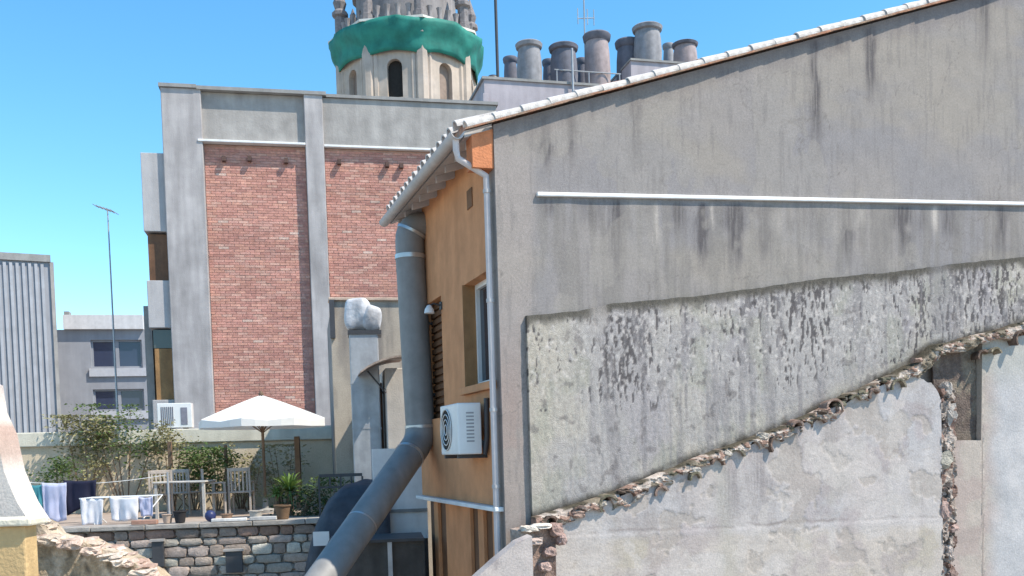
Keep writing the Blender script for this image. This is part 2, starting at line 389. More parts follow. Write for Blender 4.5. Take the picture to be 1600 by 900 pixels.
# gutter: half round along the eave
b = MB(); n = 8; vs = []; zg = zroof(a_ov) - .0; ag = a_ov - .065
for d in (.02, dE + .03):
    for rr in (.075, .067):
        for kk in range(n + 1):
            q = math.pi * kk / n; vs.append((ag + rr * math.cos(q), d, zg - rr * math.sin(q)))
m = n + 1; fs = []
for kk in range(n): fs += [(kk, kk + 1, 2 * m + kk + 1, 2 * m + kk), (m + kk + 1, m + kk, 3 * m + kk, 3 * m + kk + 1), (kk + 1, kk, m + kk, m + kk + 1), (2 * m + kk, 2 * m + kk + 1, 3 * m + kk + 1, 3 * m + kk)]
fs += [(0, 2 * m, 3 * m, m), (n, m + n, 3 * m + n, 2 * m + n)]
b.add(vs, fs); gut = b.build('gutter', m_soffit, H, smooth=40)
# facade (side wall) on a = 0 .. .3 facing left; openings cut as real gaps
def fz(px, py, a=0): return G.dz(px, py, a)
zc0 = fz(700, 779)[1]                                   # cornice height
dW0 = fz(771, 500)[0]; dW1 = fz(726, 500)[0]; zW0 = fz(740, 603)[1]; zW1 = fz(740, 436)[1]
dS0 = fz(692, 560)[0]; dS1 = fz(666, 560)[0]; zS0 = fz(676, 655)[1]; zS1 = fz(676, 470)[1]
dF = dE - .15
ztopF = zroof(0) - .055
b = MB()
b.box(0, .3, .3, dW0, zc0, ztopF); b.box(0, .3, dW0, dW1, zc0, zW0); b.box(0, .3, dW0, dW1, zW1, ztopF); b.box(0, .3, dW1, dS0, zc0, ztopF)
b.box(0, .3, dS0, dS1, zc0, zS0); b.box(0, .3, dS0, dS1, zS1, ztopF); b.box(0, .3, dS1, dF, zc0, ztopF)
fac = b.build('side_wall', m_orange, H)
# window in the facade
win = MB().box(.20, .25, dW0, dW1, zW0, zW1).build('window', m_white, H)
fw = MB(); t_ = .06
fw.box(.14, .20, dW0, dW0 + t_, zW0, zW1); fw.box(.14, .20, dW1 - t_, dW1, zW0, zW1); fw.box(.14, .20, dW0 + t_, dW1 - t_, zW0, zW0 + t_); fw.box(.14, .20, dW0 + t_, dW1 - t_, zW1 - t_, zW1)
dm = (dW0 + dW1) / 2; fw.box(.145, .20, dm - .03, dm + .03, zW0 + t_, zW1 - t_)
fw.build('frame', m_white, win)
MB().box(.185, .199, dW0 + t_, dm - .03, zW0 + t_, zW1 - t_).build('pane', glass(), win); MB().box(.185, .199, dm + .03, dW1 - t_, zW0 + t_, zW1 - t_).build('pane', glass(), win)
MB().box(-.07, .2, dW0 - .05, dW1 + .08, zW0 - .09, zW0 - .002).build('sill', m_orange, win, bev=.008)
MB().box(-.02, .14, dW1 - .012, dW1 - .001, zW0, zW1).build('jamb', mat('brown_jamb', (.36, .19, .085), var=.15, streak=.2), win)
# open white shutter leaf at the near side of the window
# dark shuttered opening at the far end
so_ = MB().box(.12, .16, dS0, dS1, zS0, zS1).build('shuttered_opening', m_brown, H)
for i in range(16):
    z0 = zS0 + (zS1 - zS0) * (i + .1) / 16; z1 = zS0 + (zS1 - zS0) * (i + .75) / 16
    MB().box(.085, .119, dS0 + .02, dS1 - .02, z0, z1).build('slat', m_brown, so_)
# vent slot
v0 = fz(738, 292); v1 = fz(732, 328)
sv = MB(); sv.box(-.012, .0, v0[0], v1[0] + .02, v1[1], v0[1]); sv.build('vent', mat('vent_brown', (.20, .10, .05), var=.2), H)
# terracotta return under the eave, facing the camera
zr_ = G.z(770, 262); p = [(a_ov + .09, zroof(a_ov + .09) - .05), (-.004, zroof(0) - .05), (-.004, zr_), (-.24, zr_)]
b = MB(); b.prism(p, .02, .24); b.build('eave_return', m_orange2, H)
# downpipe
pp = [G.world(ag, .12, zg - .07)]
P = [(ag, .10, zg - .05), (ag, .10, zg - .17), (ag + .02, .10, zg - .26), (-.16, .10, G.z(765, 268, .1)), (-.07, .10, G.z(774, 276, .1)), (-.065, .10, G.z(774, 300, .1)), (-.065, .10, GZ + .4)]
dp = MB().tube(P, .036, 12).build('downpipe', mat('pinkish_pipe', (.60, .53, .51), rough=.75, var=.1, streak=.15, bump=.05), H, smooth=50)
for py in (300, 470, 640, 760):
    z = G.z(778, py, .1); MB().tube([(-.065, .1, z - .02), (-.065, .1, z + .02)], .044, 12).build('pipe_bracket', m_soffit, dp, smooth=50)
# cornice and the lower wall with timber panels
MB().box(-.10, .28, .05, dF, zc0 - .055, zc0 - .004).build('cornice', m_white, H, bev=.01)
MB().box(.12, .3, .05, dF, GZ, zc0 - .056).build('lower_wall', m_brown, H)
for (x0, x1) in ((672, 678), (690, 727), (739, 747), (761, 771)):
    d0 = max(.32, fz(x1, 840)[0]); d1 = fz(x0, 840)[0]
    MB().box(.07, .119, d0, d1, GZ, zc0 - .057).build('timber_panel', m_orange, H, bev=.006)
# white ledge
l0 = G.az(838, 303); l1 = G.az(1592, 318); sL = (l1[1] - l0[1]) / (l1[0] - l0[0])
zl = lambda a: l0[1] + sL * (a - l0[0])
b = MB(); a_ = l0[0]; b.prism([(a_, zl(a_) - .03), (aR, zl(aR) - .03), (aR, zl(aR) + .014), (a_, zl(a_) + .014)], -.04, .02)
b.build('ledge', m_white, H, bev=.008)
# ------------------------------------------------------------------ weathered old wall on the gable, scar of a lean-to roof
OW = thing('weathered_party_wall', 'rough grey weathered wall section with black streaks below the white ledge', 'wall', G, (.3, -.1, GZ))
topc = curve(G, [(826, 492), (900, 486), (960, 474), (1090, 462), (1200, 447), (1300, 433), (1400, 424), (1500, 411), (1592, 402), (1760, 380)], -.09, .012, 3, 7)
aL = G.a(829, 640, -.09)
def old_tint(PX, PY, A, Z):
    tz = np.vectorize(topc)(A[0])[None]; dep = tz - Z
    C = base(PX, (.41, .405, .40))
    C = mixc(C, (.47, .455, .41), sst(fbm(A * 1.2, Z * 1.2, 21), .42, .66) * .9)
    C = mixc(C, (.36, .35, .37), sst(fbm(A * 1.6, Z * .8, 25), .45, .66) * sst(PX, 880, 1100))
    C = mixc(C, (.47, .445, .385), (1 - sst(PX, 830, 870 + 30 * vn(PY * .03, PX * 0, 2))) * .7)
    C = mixc(C, (.50, .475, .40), (1 - sst(Z - np.vectorize(zSc)(A[0])[None], .05, .3)) * .5 * sst(fbm(A * 2, Z * 2, 27), .35, .6))
    C = mixc(C, (.36, .37, .31), sst(fbm(A * 2.5, Z * 2, 23), .56, .7) * .5)
    sp = fbm(A * 32, Z * 9, 31, 4); big = fbm(A * 2.3, Z * .8, 33, 3); den = np.clip(1 - dep / (1.05 + .5 * big), 0, 1) ** .6
    den = den * (.72 + .28 * sst(PX, 840, 1010))
    pat = fbm(A * 3.2, Z * 1.5, 37, 4); K = sst(sp + .17 * (den - .62) + .34 * (big - .5) + .42 * (pat - .5), .58, .65)
    C = mixc(C, (.105, .10, .105), K * .92 * sst(den, .0, .25))
    C = mixc(C, (.27, .265, .275), sst(fbm(A * 11, Z * .9, 35, 4), .5, .68) * .6 * sst(PX, 860, 960))
    sp2 = fbm(A * 30, Z * 22, 41, 3); C = mixc(C, (.62, .60, .58), sst(sp2, .62, .7) * sst(den, .15, .6) * .6)
    sp3 = fbm(A * 9, Z * 8, 43, 3); C = mixc(C, (.18, .17, .17), sst(sp3, .70, .77) * .55)
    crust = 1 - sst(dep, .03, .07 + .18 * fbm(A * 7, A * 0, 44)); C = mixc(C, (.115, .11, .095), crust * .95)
    C = mixc(C, (.40, .385, .37), np.exp(-((PX - 935) / 13) ** 4) * (1 - sst(dep, .2, .34)) * .7)
    C = mixc(C, (.24, .24, .25), (np.exp(-((PX - 1468) / 16) ** 2) * (dep < .85)) * .6)
    ms = 1 - sst(Z - np.vectorize(zSc)(A[0])[None], .03, .09 + .12 * fbm(A * 5, A * 0, 46)); C = mixc(C, (.10, .092, .075), ms * (.45 + .55 * sst(fbm(A * 6, Z * 6, 47), .35, .55)))  # moss along the scar, with the shadow gap above the mortar painted in
    return C
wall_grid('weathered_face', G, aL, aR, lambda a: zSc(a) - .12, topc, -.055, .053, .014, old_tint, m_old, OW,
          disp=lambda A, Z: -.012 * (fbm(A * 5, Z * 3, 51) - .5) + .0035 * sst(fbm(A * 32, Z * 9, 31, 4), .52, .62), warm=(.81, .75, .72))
# ------------------------------------------------------------------ plastered wall under the scar
PW = thing('ruined_plaster_wall', 'pale patchy plaster wall under the diagonal line of broken roof tiles', 'wall', G, (.5, -.3, GZ))
zPB = G.z(1200, 960, -.24); aP0 = G.a(868, 850, -.24); aE = G.a(1472, 740, -.24)
flake = lambda A, Z: sst(fbm(A * 2.6, Z * 2.6, 87, 6), .605, .615)
def pl_tint(PX, PY, A, Z):
    C = base(PX, (.60, .59, .59))
    C = mixc(C, (.63, .60, .585), sst(fbm(A * .9, Z * .9, 61), .45, .62) * .7)
    C = mixc(C, (.575, .59, .615), sst(fbm(A * .8, Z * .8, 63), .48, .66) * .8)
    C = mixc(C, (.50, .485, .46), sst(fbm(A * 1.6, Z * 1.3, 65), .54, .68) * .8)
    yl = 833 - .047 * (PX - 880)
    C = mixc(C, (.64, .60, .54), sst(PY - yl, 6, 20) * .75)
    C = mixc(C, (.55, .52, .43), sst(PY - yl, 6, 20) * sst(fbm(A * 2, Z * 3, 66), .5, .65) * .6)
    C = mixc(C, (.46, .43, .42), np.exp(-((PY - yl + 10) / 9) ** 2) * .4 * sst(fbm(A * 2, Z * 0, 67), .35, .6))
    ln = np.exp(-((PY - yl - 2.5 * (fbm(A * 4, A * 0, 68) - .5) * 4) / 2.2) ** 2); C = mixc(C, (.33, .30, .29), ln * .8 * sst(fbm(A * 3, A * 0, 69), .33, .5))
    cr = np.abs(fbm(A * 1.5 + .3 * Z, Z * 1.5, 71, 5) - .5); C = mixc(C, (.42, .40, .38), (1 - sst(cr, .0, .012)) * .5)
    tp = 1 - sst(np.vectorize(zSc)(A[0])[None] - Z, .02, .16 + .18 * fbm(A * 5, A * 0, 72)); C = mixc(C, (.60, .50, .44), tp * .6 * sst(fbm(A * 6, Z * 6, 74), .4, .6))
    C = mixc(C, (.40, .385, .39), streaks(PX, PY, [(905, 800, 900, 12, .5), (1000, 770, 860, 22, .45), (1140, 715, 850, 14, .7), (1190, 690, 830, 20, .75), (1240, 665, 760, 12, .6), (1300, 640, 760, 16, .4), (1360, 615, 720, 10, .35), (1070, 745, 830, 12, .4), (1440, 600, 700, 8, .35)]))
    C = mixc(C, (.48, .44, .45), sst(fbm(A * 2.7, Z * 2.2, 78, 5), .54, .68) * .55); C = mixc(C, (.68, .67, .66), sst(fbm(A * 2.2, Z * 2.6, 79, 5), .56, .7) * .6)
    C = mixc(C, (.50, .47, .43), flake(A, Z) * .6); C = mixc(C, (.68, .665, .64), sst(fbm(A * 3.1, Z * 2.1, 88, 5), .60, .612) * .5)
    C = mixc(C, (.47, .45, .43), sst(fbm(A * 9, Z * 30, 89, 3), .62, .7) * .3)
    C = mixc(C, (.52, .53, .46), np.exp(-((PX - 1120 - .1 * (PY - 700)) / 14) ** 2) * .35)
    return C
def pl_disp(A, Z):
    zl2 = np.vectorize(curve(G, [(880, 835), (1470, 806)], -.24))(A[0])[None]
    return .018 * (fbm(A * 1.6, Z * 1.6, 81) - .5) + .005 * (fbm(A * 14, Z * 14, 82) - .5) + .006 * flake(A, Z) - .004 * sst(zl2 - Z, .01, .05)
zSp = lambda a: zSc(a) - .015 + .05 * (float(fbm(a * 5, 3.3, 85)) - .5)
def zPl(a):
    z = zSp(a); x = G.pix(a, -.24, 6)[0]
    return z
MB().box(aP0, aE, -.23, -.093, GZ, zPB - .001).build('plaster_base', m_concd, PW)
wall_grid('plaster_face', G, aP0, aE, lambda a: zPB, lambda a: min(zPl(a), G.z(1450, 588 + (G.pix(a, -.24, 7)[0] - 1420) * 0.0, -.24) + .3) if a < G.a(1425, 600, -.24) else min(zPl(a), float(np.interp(a, [G.a(1425, 600, -.24), G.a(1456, 600, -.24), aE], [G.z(1425, 580, -.24), G.z(1456, 598, -.24), G.z(1472, 622, -.24)])) + .09 * (float(fbm(a * 14, 2.2, 86)) - .5)),
          -.24, .148, .016, pl_tint, m_plaster, PW, disp=pl_disp, warm=(.665, .61, .585))
def pr_tint(PX, PY, A, Z):
    C = base(PX, (.54, .475, .44)); C = mixc(C, (.57, .53, .48), sst(fbm(A * 3, Z * 3, 91), .45, .62))
    C = mixc(C, (.575, .60, .625), sst(PX, 1533, 1560 + 20 * vn(PY * .02, PX * 0, 3))); C = mixc(C, (.64, .66, .68), sst(PX, 1540, 1570) * sst(fbm(A * 2, Z * 2, 93), .5, .65))
    C = mixc(C, (.5, .53, .47), (1 - sst(PY, 560, 620)) * .5)
    return C
# the part right of the broken edge, with the beam pocket left open
ax0 = aE; ax1 = G.a(1534, 620, -.2); zp0 = G.z(1505, 690, -.2); zp1 = G.z(1505, 556, -.2)
wall_grid('plaster_face', G, ax0 + .002, aR, lambda a: GZ, lambda a: zp0 + .02 * float(fbm(a * 9, 1.2, 95)) if a < ax1 else zSp(a), -.19, .098, .028, pr_tint, m_plaster, PW, disp=lambda A, Z: .02 * (fbm(A * 4, Z * 4, 96) - .5), warm=(.665, .61, .585))
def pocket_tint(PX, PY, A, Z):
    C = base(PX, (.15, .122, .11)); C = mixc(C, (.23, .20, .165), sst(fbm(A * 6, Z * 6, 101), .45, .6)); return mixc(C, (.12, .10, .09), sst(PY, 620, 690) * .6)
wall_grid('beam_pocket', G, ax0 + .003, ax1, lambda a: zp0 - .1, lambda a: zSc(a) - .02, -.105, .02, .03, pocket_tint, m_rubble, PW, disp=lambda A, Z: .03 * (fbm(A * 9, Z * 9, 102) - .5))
# broken masonry down the jagged edge
for i in range(9):
    py = 612 + i * 36 + random.uniform(-6, 6); x = 1478 + random.uniform(-6, 10); a, z = G.az(x, py, -.2)
    c = random.choice([(.36, .32, .29), (.28, .20, .17), (.20, .14, .12), (.42, .35, .31), (.12, .095, .085), (.33, .30, .25), (.34, .24, .21)])
    MB().rock((a, -.17 + random.uniform(-.03, .02), z), random.uniform(.04, .10), .07, random.uniform(.04, .13), c, .45).build('broken_stone', m_rubble, PW)
def je_tint(PX, PY, A, Z):
    C = base(PX, (.34, .29, .26)); C = mixc(C, (.46, .40, .36), sst(fbm(A * 14, Z * 10, 221, 4), .5, .53)); C = mixc(C, (.25, .17, .145), sst(fbm(A * 12, Z * 9, 223, 4), .53, .56)); return mixc(C, (.10, .085, .075), sst(fbm(A * 11, Z * 8, 225, 4), .57, .6))
wall_grid('broken_masonry', G, aE - .012, G.a(1491, 740, -.2), lambda a: zPB, lambda a: G.z(1480, 612, -.2) + .08 * float(fbm(a * 20, 1, 227)), -.215, .1, .0085, je_tint, m_rubble, PW, disp=lambda A, Z: -.06 * (fbm(A * 9, Z * 9, 229, 4) - .5) - .03 * sst(fbm(A * 14, Z * 10, 221, 4), .5, .53) + .05 * sst(fbm(A * 11, Z * 8, 225, 4), .57, .6))
# row of broken roof tiles and mortar lumps along the scar
TS = [(858, 812), (905, 800), (948, 783), (1032, 765), (1085, 742), (1120, 722), (1150, 708), (1212, 690), (1242, 662), (1278, 660), (1302, 632), (1335, 622), (1362, 612), (1400, 600), (1535, 552), (1552, 550), (1590, 525), (1640, 512)]
def rim_tile(L, r):
    return barrel(L, r, r * .9, th=.026, n=7, arc=math.pi * random.uniform(.75, 1.1))
m_bt = [mat('sooty_tile', (.085, .062, .05), var=.4, scale=20, bump=.7, col2=(.16, .105, .08)), mat('brown_tile', (.21, .135, .105), var=.35, scale=18, bump=.7, col2=(.30, .22, .18)), mat('mossy_tile', (.12, .11, .07), var=.4, scale=20, bump=.7, col2=(.2, .165, .12))]
for i, (x, y) in enumerate(TS):
    a, z = G.az(x, y + 4, -.25); t = raw(rim_tile(random.uniform(.14, .24), random.uniform(.08, .125)), 'broken_tile', m_bt[(i * 7 + i // 3) % 3], PW, 40)
    set_local(t, Vector((a, -.25 - random.uniform(.02, .08), z)) - Vector(ORG[PW.name]), (random.uniform(-.35, .25) + .15, 1, random.uniform(-.1, .2)), (random.uniform(-.9, .1), 0, 1))
_h = [G.az(x, y + 5, -.26) for x, y in TS] + [G.az(x, y, -.26) for x, y in ((980, 775), (1060, 748), (1180, 700), (1262, 668), (1320, 632), (1380, 606), (1480, 560))]
def hollow(A, Z):
    K = np.zeros(A.shape)
    for q, (a, z) in enumerate(_h):
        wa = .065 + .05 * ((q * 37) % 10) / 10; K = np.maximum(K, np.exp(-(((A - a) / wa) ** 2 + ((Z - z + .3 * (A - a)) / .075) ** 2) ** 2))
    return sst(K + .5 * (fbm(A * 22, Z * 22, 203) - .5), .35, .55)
def sc_tint(PX, PY, A, Z):
    C = base(PX, (.52, .46, .415)); st_ = fbm(A * 13 + 3 * Z, Z * 22, 205, 4)
    C = mixc(C, (.34, .235, .195), sst(st_, .50, .525)); C = mixc(C, (.60, .55, .50), sst(fbm(A * 10, Z * 26, 207, 4), .55, .58)); C = mixc(C, (.27, .24, .19), sst(fbm(A * 8, Z * 14, 209, 4), .58, .61))
    zc = np.vectorize(zSc)(A[0])[None]; C = mixc(C, (.10, .092, .07), sst(Z - zc, .015, .045) * sst(fbm(A * 5, Z * 5, 211), .3, .5))  # same painted moss and shadow line carried along the top of the band
    return mixc(C, (.06, .047, .04), hollow(A, Z) * .97)  # dirt in the hollows, their shade darkened into the colour too
def sc_disp(A, Z):
    zc = np.vectorize(zSc)(A[0])[None]; v = (Z - zc + .03) / .085
    return -.04 * np.clip(1 - v * v, 0, 1) ** .5 - .05 * (fbm(A * 9, Z * 16, 213, 4) - .5) - .02 * sst(fbm(A * 13 + 3 * Z, Z * 22, 205, 4), .52, .545) + .10 * hollow(A, Z)
wall_grid('broken_masonry', G, G.a(836, 815, -.24), aR, lambda a: zSc(a) + .02 - .23 * float(fbm(a * 4, .7, 215)), lambda a: zSc(a) + .03 + .05 * float(fbm(a * 5, 5.7, 217)), -.235, .13, .0085, sc_tint, m_rubble, PW, disp=sc_disp, warm=(.8, .74, .7))
x = 850
while x < 1610:
    y = np.interp(x, [830, 950, 1100, 1220, 1330, 1420, 1450, 1590], [815, 778, 716, 672, 618, 575, 548, 512]) + random.uniform(-2, 12); a, z = G.az(x, y, -.24); g = random.random()
    c = (.13, .118, .085) if g < .3 else (.42, .37, .32) if g < .55 else (.30, .21, .17) if g < .85 else (.10, .075, .06)
    MB().rock((a, -.235, z), random.uniform(.04, .08), random.uniform(.05, .075), random.uniform(.02, .04), c, .35).build('mortar_lump', m_rubble, PW); x += random.uniform(28, 60)
# brown masonry stump at the foot of the corner, and the pale sloping slab beside it
ST = thing('masonry_stump', 'broken brown masonry stump at the foot of the house corner', 'masonry', G, (.3, -.4, GZ))
def st_tint(PX, PY, A, Z):
    C = base(PX, (.34, .25, .21)); C = mixc(C, (.45, .38, .34), sst(fbm(A * 5, Z * 5, 111), .5, .65)); return mixc(C, (.22, .16, .14), sst(fbm(A * 8, Z * 8, 113), .55, .65))
wall_grid('stump_face', G, G.a(812, 860, -.4), G.a(868, 860, -.4), lambda a: GZ, curve(G, [(812, 832), (830, 826), (868, 822), (880, 830)], -.4, .03, 4, 9), -.4, .3, .025, st_tint, m_rubble, ST, disp=lambda A, Z: .06 * (fbm(A * 5, Z * 5, 114) - .5))
for (x, y, sx, sz, c) in ((828, 826, .09, .03, (.62, .54, .46)), (846, 822, .10, .025, (.66, .58, .5)), (868, 828, .07, .07, (.30, .20, .17)), (876, 842, .05, .06, (.36, .25, .22)), (820, 850, .06, .05, (.40, .31, .27)), (858, 862, .07, .05, (.33, .23, .2)), (836, 845, .07, .04, (.46, .36, .31)), (850, 885, .06, .05, (.42, .3, .26))):
    a, z = G.az(x, y, -.42); MB().rock((a, -.40, z), sx, .1, sz, c).build('stone', m_rubble, ST)
SLB = Frame(790, 870, 9.4, 10)
SB = thing('sloping_pale_slab', 'pale sloping rendered slab leaning at the bottom beside the brown stump', 'slab', SLB, (0, 0, GZ))
wall_grid('slab_face', SLB, SLB.a(735, 900), SLB.a(832, 860), lambda a: GZ, curve(SLB, [(735, 912), (770, 880), (808, 848), (832, 838)], 0, .008, 6), 0, .25, .025,
          lambda PX, PY, A, Z: mixc(base(PX, (.56, .51, .49)), (.40, .36, .36), sst(fbm(A * 6, Z * 4, 116), .5, .65)), m_plaster, SB, disp=lambda A, Z: .02 * (fbm(A * 4, Z * 4, 117) - .5))

# ------------------------------------------------------------------ AC unit under the window
d0, z1 = fz(757, 630); zA0 = fz(757, 709)[1]; dA = dW0 + .28
def ac_unit(fr, org, label, sx, sd, sz, face):
    """case with grille; front faces -a when face is 'left', else -d"""
    T = thing('air_conditioner', label, 'air conditioner', fr, org); a, d, z = org
    MB().box(a, a + sx, d, d + sd, z, z + sz).build('case', m_plastic, T, bev=.015)
    return T
aA = -.37; AC = ac_unit(G, (aA, dA, zA0), 'white air conditioner outdoor unit hung on the orange wall', .28, .78, z1 - zA0, 'left')
c_ = (dA + .50, (zA0 + z1) / 2); b = MB()
ring = [(aA - .006, c_[0] + .24 * math.cos(q), c_[1] + .24 * math.sin(q)) for q in np.linspace(0, 2 * math.pi, 25)]
MB().add([(aA - .004, c_[0], c_[1])] + [(aA - .004, y, z) for _, y, z in ring[:-1]], [(0, i + 1 if i else 1, (i + 1) % 24 + 1) for i in range(24)]).build('fan_opening', m_dark, AC)
for rr in (.24, .18, .12, .06): MB().tube([(aA - .012, c_[0] + rr * math.cos(q), c_[1] + rr * math.sin(q)) for q in np.linspace(0, 2 * math.pi, 25)], .006, 6).build('grille_ring', m_plastic, AC)
for i in range(9): z = zA0 + .14 + i * .04; MB().box(aA + .10, aA + .19, dA - .004, dA - .0005, z, z + .018).build('louvre', mat('ac_grey', (.32, .32, .33), var=.1, bump=0), AC)
for dd in (.1, .68): MB().box(aA + .02, -.001, dA + dd, dA + dd + .04, zA0 - .045, zA0 - .002).build('bracket', m_iron, AC)
MB().tube([(aA + .281, dA + .06, zA0 + .14), (aA + .32, dA + .05, zA0 + .12), (-.05, dA + .03, zA0 + .0), (-.03, dA + .0, zA0 + .2), (-.03, dA - .02, z1 + .05)], .03, 8).build('hose', m_iron, AC, smooth=60)
# wall lamp bracket near the shuttered opening
d_, z_ = fz(690, 478); WL = thing('wall_lamp', 'small white bracket lamp on the orange wall above the dark shutters', 'lamp', G, (0, d_, z_))
MB().tube([(-.0, d_, z_), (-.1, d_, z_ + .03), (-.17, d_, z_)], .012, 6).build('arm', m_iron, WL); MB().lathe((-.17, d_, z_ - .1), [(.07, 0), (.06, .05), (.03, .1), (.01, .11)], 12).build('shade', m_plastic, WL, smooth=50)
MB().box(-.02, -.001, d_ - .04, d_ + .04, z_ - .05, z_ + .05).build('plate', m_iron, WL)

# ------------------------------------------------------------------ large grey flue pipe
def on_ray(px, py, D): v = ray(px, py); v = v * (D / v.y); return Vector((v.x, v.y, v.z + EYE))
PD = 13.6
p1 = on_ray(641, 402, PD); p2 = on_ray(657, 672, PD);
p3 = on_ray(648, 700, PD - .15); p4 = on_ray(505, 905, 11.4); p5 = p4 + (p4 - p3) * 1.2
ptop = p1 + Vector((0, 0, .32)); wdir = G.u
FP = thing('flue_pipe', 'large grey sheet metal flue pipe bending down past the orange house', 'pipe', None, tuple(p2))
r = .205
def bendpath(a, b, c, n=6, k=.3):
    d1 = (a - b).normalized() * k; d2 = (c - b).normalized() * k
    return [(b + d1) * (1 - t) ** 2 + b * 2 * t * (1 - t) + (b + d2) * t * t for t in [i / n for i in range(n + 1)]]
pc = ptop + Vector((0, 0, .12)); pin = pc + wdir * .75 + G.w * .1
MB().tube([p2, p1], r, 28).build('upright_section', m_pipe, FP, smooth=40)
MB().tube([p1 + Vector((0, 0, .012))] + bendpath(ptop, pc, pin, 6, .22) + [pin], r * .985, 28).build('top_elbow', m_pipe, FP, smooth=40)
MB().tube([p2 + (p1 - p2) * .02] + bendpath(p2, p2.lerp(p3, .45) - Vector((0, 0, .07)), p3 + (p4 - p3) * .04, 5, .12) + [p3 + (p4 - p3) * .075], r * 1.01, 28).build('lower_elbow', m_pipe, FP, smooth=40)
MB().tube([p3 + (p4 - p3) * .06, p5], r, 28).build('sloping_section', m_pipe, FP, smooth=40)
def band(p, ax, rr=r * 1.05, h=.03): ax = ax.normalized(); MB().tube([p - ax * h, p + ax * h], rr, 28).build('clamp_band', m_steel, FP, smooth=40)
band(p1, Vector((0, 0, 1))); band(p2 + (p1 - p2) * .02, p1 - p2, h=.02); band(p3 + (p4 - p3) * .07, p4 - p3, h=.022); band(ptop + Vector((.03, 0, .03)), Vector((.5, 0, 1)), h=.02)
band(p3 + (p4 - p3) * .62, p4 - p3, r * 1.012, .012)
for zz in (.5, 1.5):
    q = p2 + Vector((0, 0, zz)); MB().tube([q, q + wdir * .75], .018, 6).build('wall_bracket', m_iron, FP)

# ================================================================== THE BRICK BUILDING
B = Frame(262, 400, 25, 12)
BB = thing('brick_panel_building', 'tall building with two red brick panels between grey concrete pillars', 'building', B, (0, 0, GZ))
zpt = B.z(300, 138); z_led = B.z(395, 222); zb0 = GZ
aq = lambda x, y=300: B.a(x, y)
c0, c1, c2, c3, c4 = 0, aq(320), aq(480), aq(509), aq(778, 220)
zbody = zpt - .05
MB().box(.02, c4, .32, 9, GZ, zpt - .06).build('building_core', m_conc, BB)
def pil(nm, a0, a1, d0=0, top=zpt): return MB().box(a0, a1, d0, .319, GZ, top).build(nm, mat('pale_concrete', (.42, .39, .385), var=.2, scale=1.2, bump=.3, streak=.28, spec=.2), BB, bev=.02)
pil('corner_pillar', c0, c1); pil('middle_pillar', c2, c3); MB().box(c3 + .004, aq(546, 600), .03, .30, GZ, B.z(520, 520)).build('pillar_base', MATS['pale_concrete'], BB, bev=.02)
MB().box(c3 + .001, c4, .10, .318, z_led + .03, zpt - .05).build('parapet_panel', m_conc, BB); MB().box(c1 + .001, c2 - .001, .14, .318, z_led + .03, zpt - .03).build('parapet_panel', m_conc, BB)
MB().box(c1 - .1, c3 + .1, -.04, .34, zpt - .02, zpt + .07).build('coping', m_concd, BB); MB().box(c3 + .1, c4 + .05, .04, .36, zpt - .04, zpt + .04).build('coping', m_concd, BB)
MB().box(c0 - .04, c1 - .1, -.06, .5, zpt + .001, zpt + .09).build('coping', m_concd, BB)
for (a0, a1) in ((c1 - .12, c2 - .002), (c3 + .002, c4)): MB().box(a0, a1, -.03 if a0 < c2 else .05, .2, z_led - .03, z_led + .029).build('string_course', m_white, BB, bev=.01)
def brick_panel(a0, a1, z0, z1, dfront, fr, seed, parent, ht=.068, ln=.26, thick=.03, cols=None):
    rnd = random.Random(seed); mb = MB(); nrow = int((z1 - z0) / ht)
    cols = cols or [(.46, .235, .19), (.43, .22, .175), (.49, .26, .20), (.45, .25, .205), (.40, .20, .165), (.50, .30, .24)]
    for i in range(nrow):
        z = z0 + i * ht; off = (ln / 2 if i % 2 else 0) + rnd.uniform(-.02, .02); a = a0 - off; rowk = .92 + .16 * rnd.random()
        while a < a1:
            x0 = max(a, a0) + .006; x1 = min(a + ln, a1) - .006
            if x1 - x0 > .02:
                c = cols[int(rnd.random() ** 1.3 * len(cols))]; k = (.82 + .4 * float(fbm(a * .8, z * 2.2, seed))) * rowk * rnd.uniform(.93, 1.07)
                if rnd.random() < .012: c = (.50, .36, .30)
                c = (c[0] * k * 1.06, c[1] * k * 1.04, c[2] * k * 1.04); dj = rnd.uniform(-.004, .004)
                mb.box(x0, x1, dfront + dj, dfront + thick, z + .005, z + ht - .005, c)
            a += ln
    o = mb.build('bricks', m_brick, parent); o['kind'] = 'stuff'; return o
for i, (a0, a1) in enumerate(((c1, c2), (c3, c4))):
    pn = MB().box(a0 + .002, a1 - .002, .215, .319, GZ, z_led - .031).build('brick_panel', m_mortar, BB)
    brick_panel(a0 + .01, a1 - .01, B.z(400, 760), z_led - .04, .203, B, 5 + i, pn)
# joist stubs in a row under the string course
for (x, y) in ((350, 249), (390, 249), (447, 252), (530, 254), (605, 258), (627, 260)):
    a, z = B.az(x, y, .17); MB().box(a - .05, a + .05, .06, .24, z - .06, z + .06).build('joist_stub', mat('stub_dark', (.10, .06, .05), var=.3), BB)
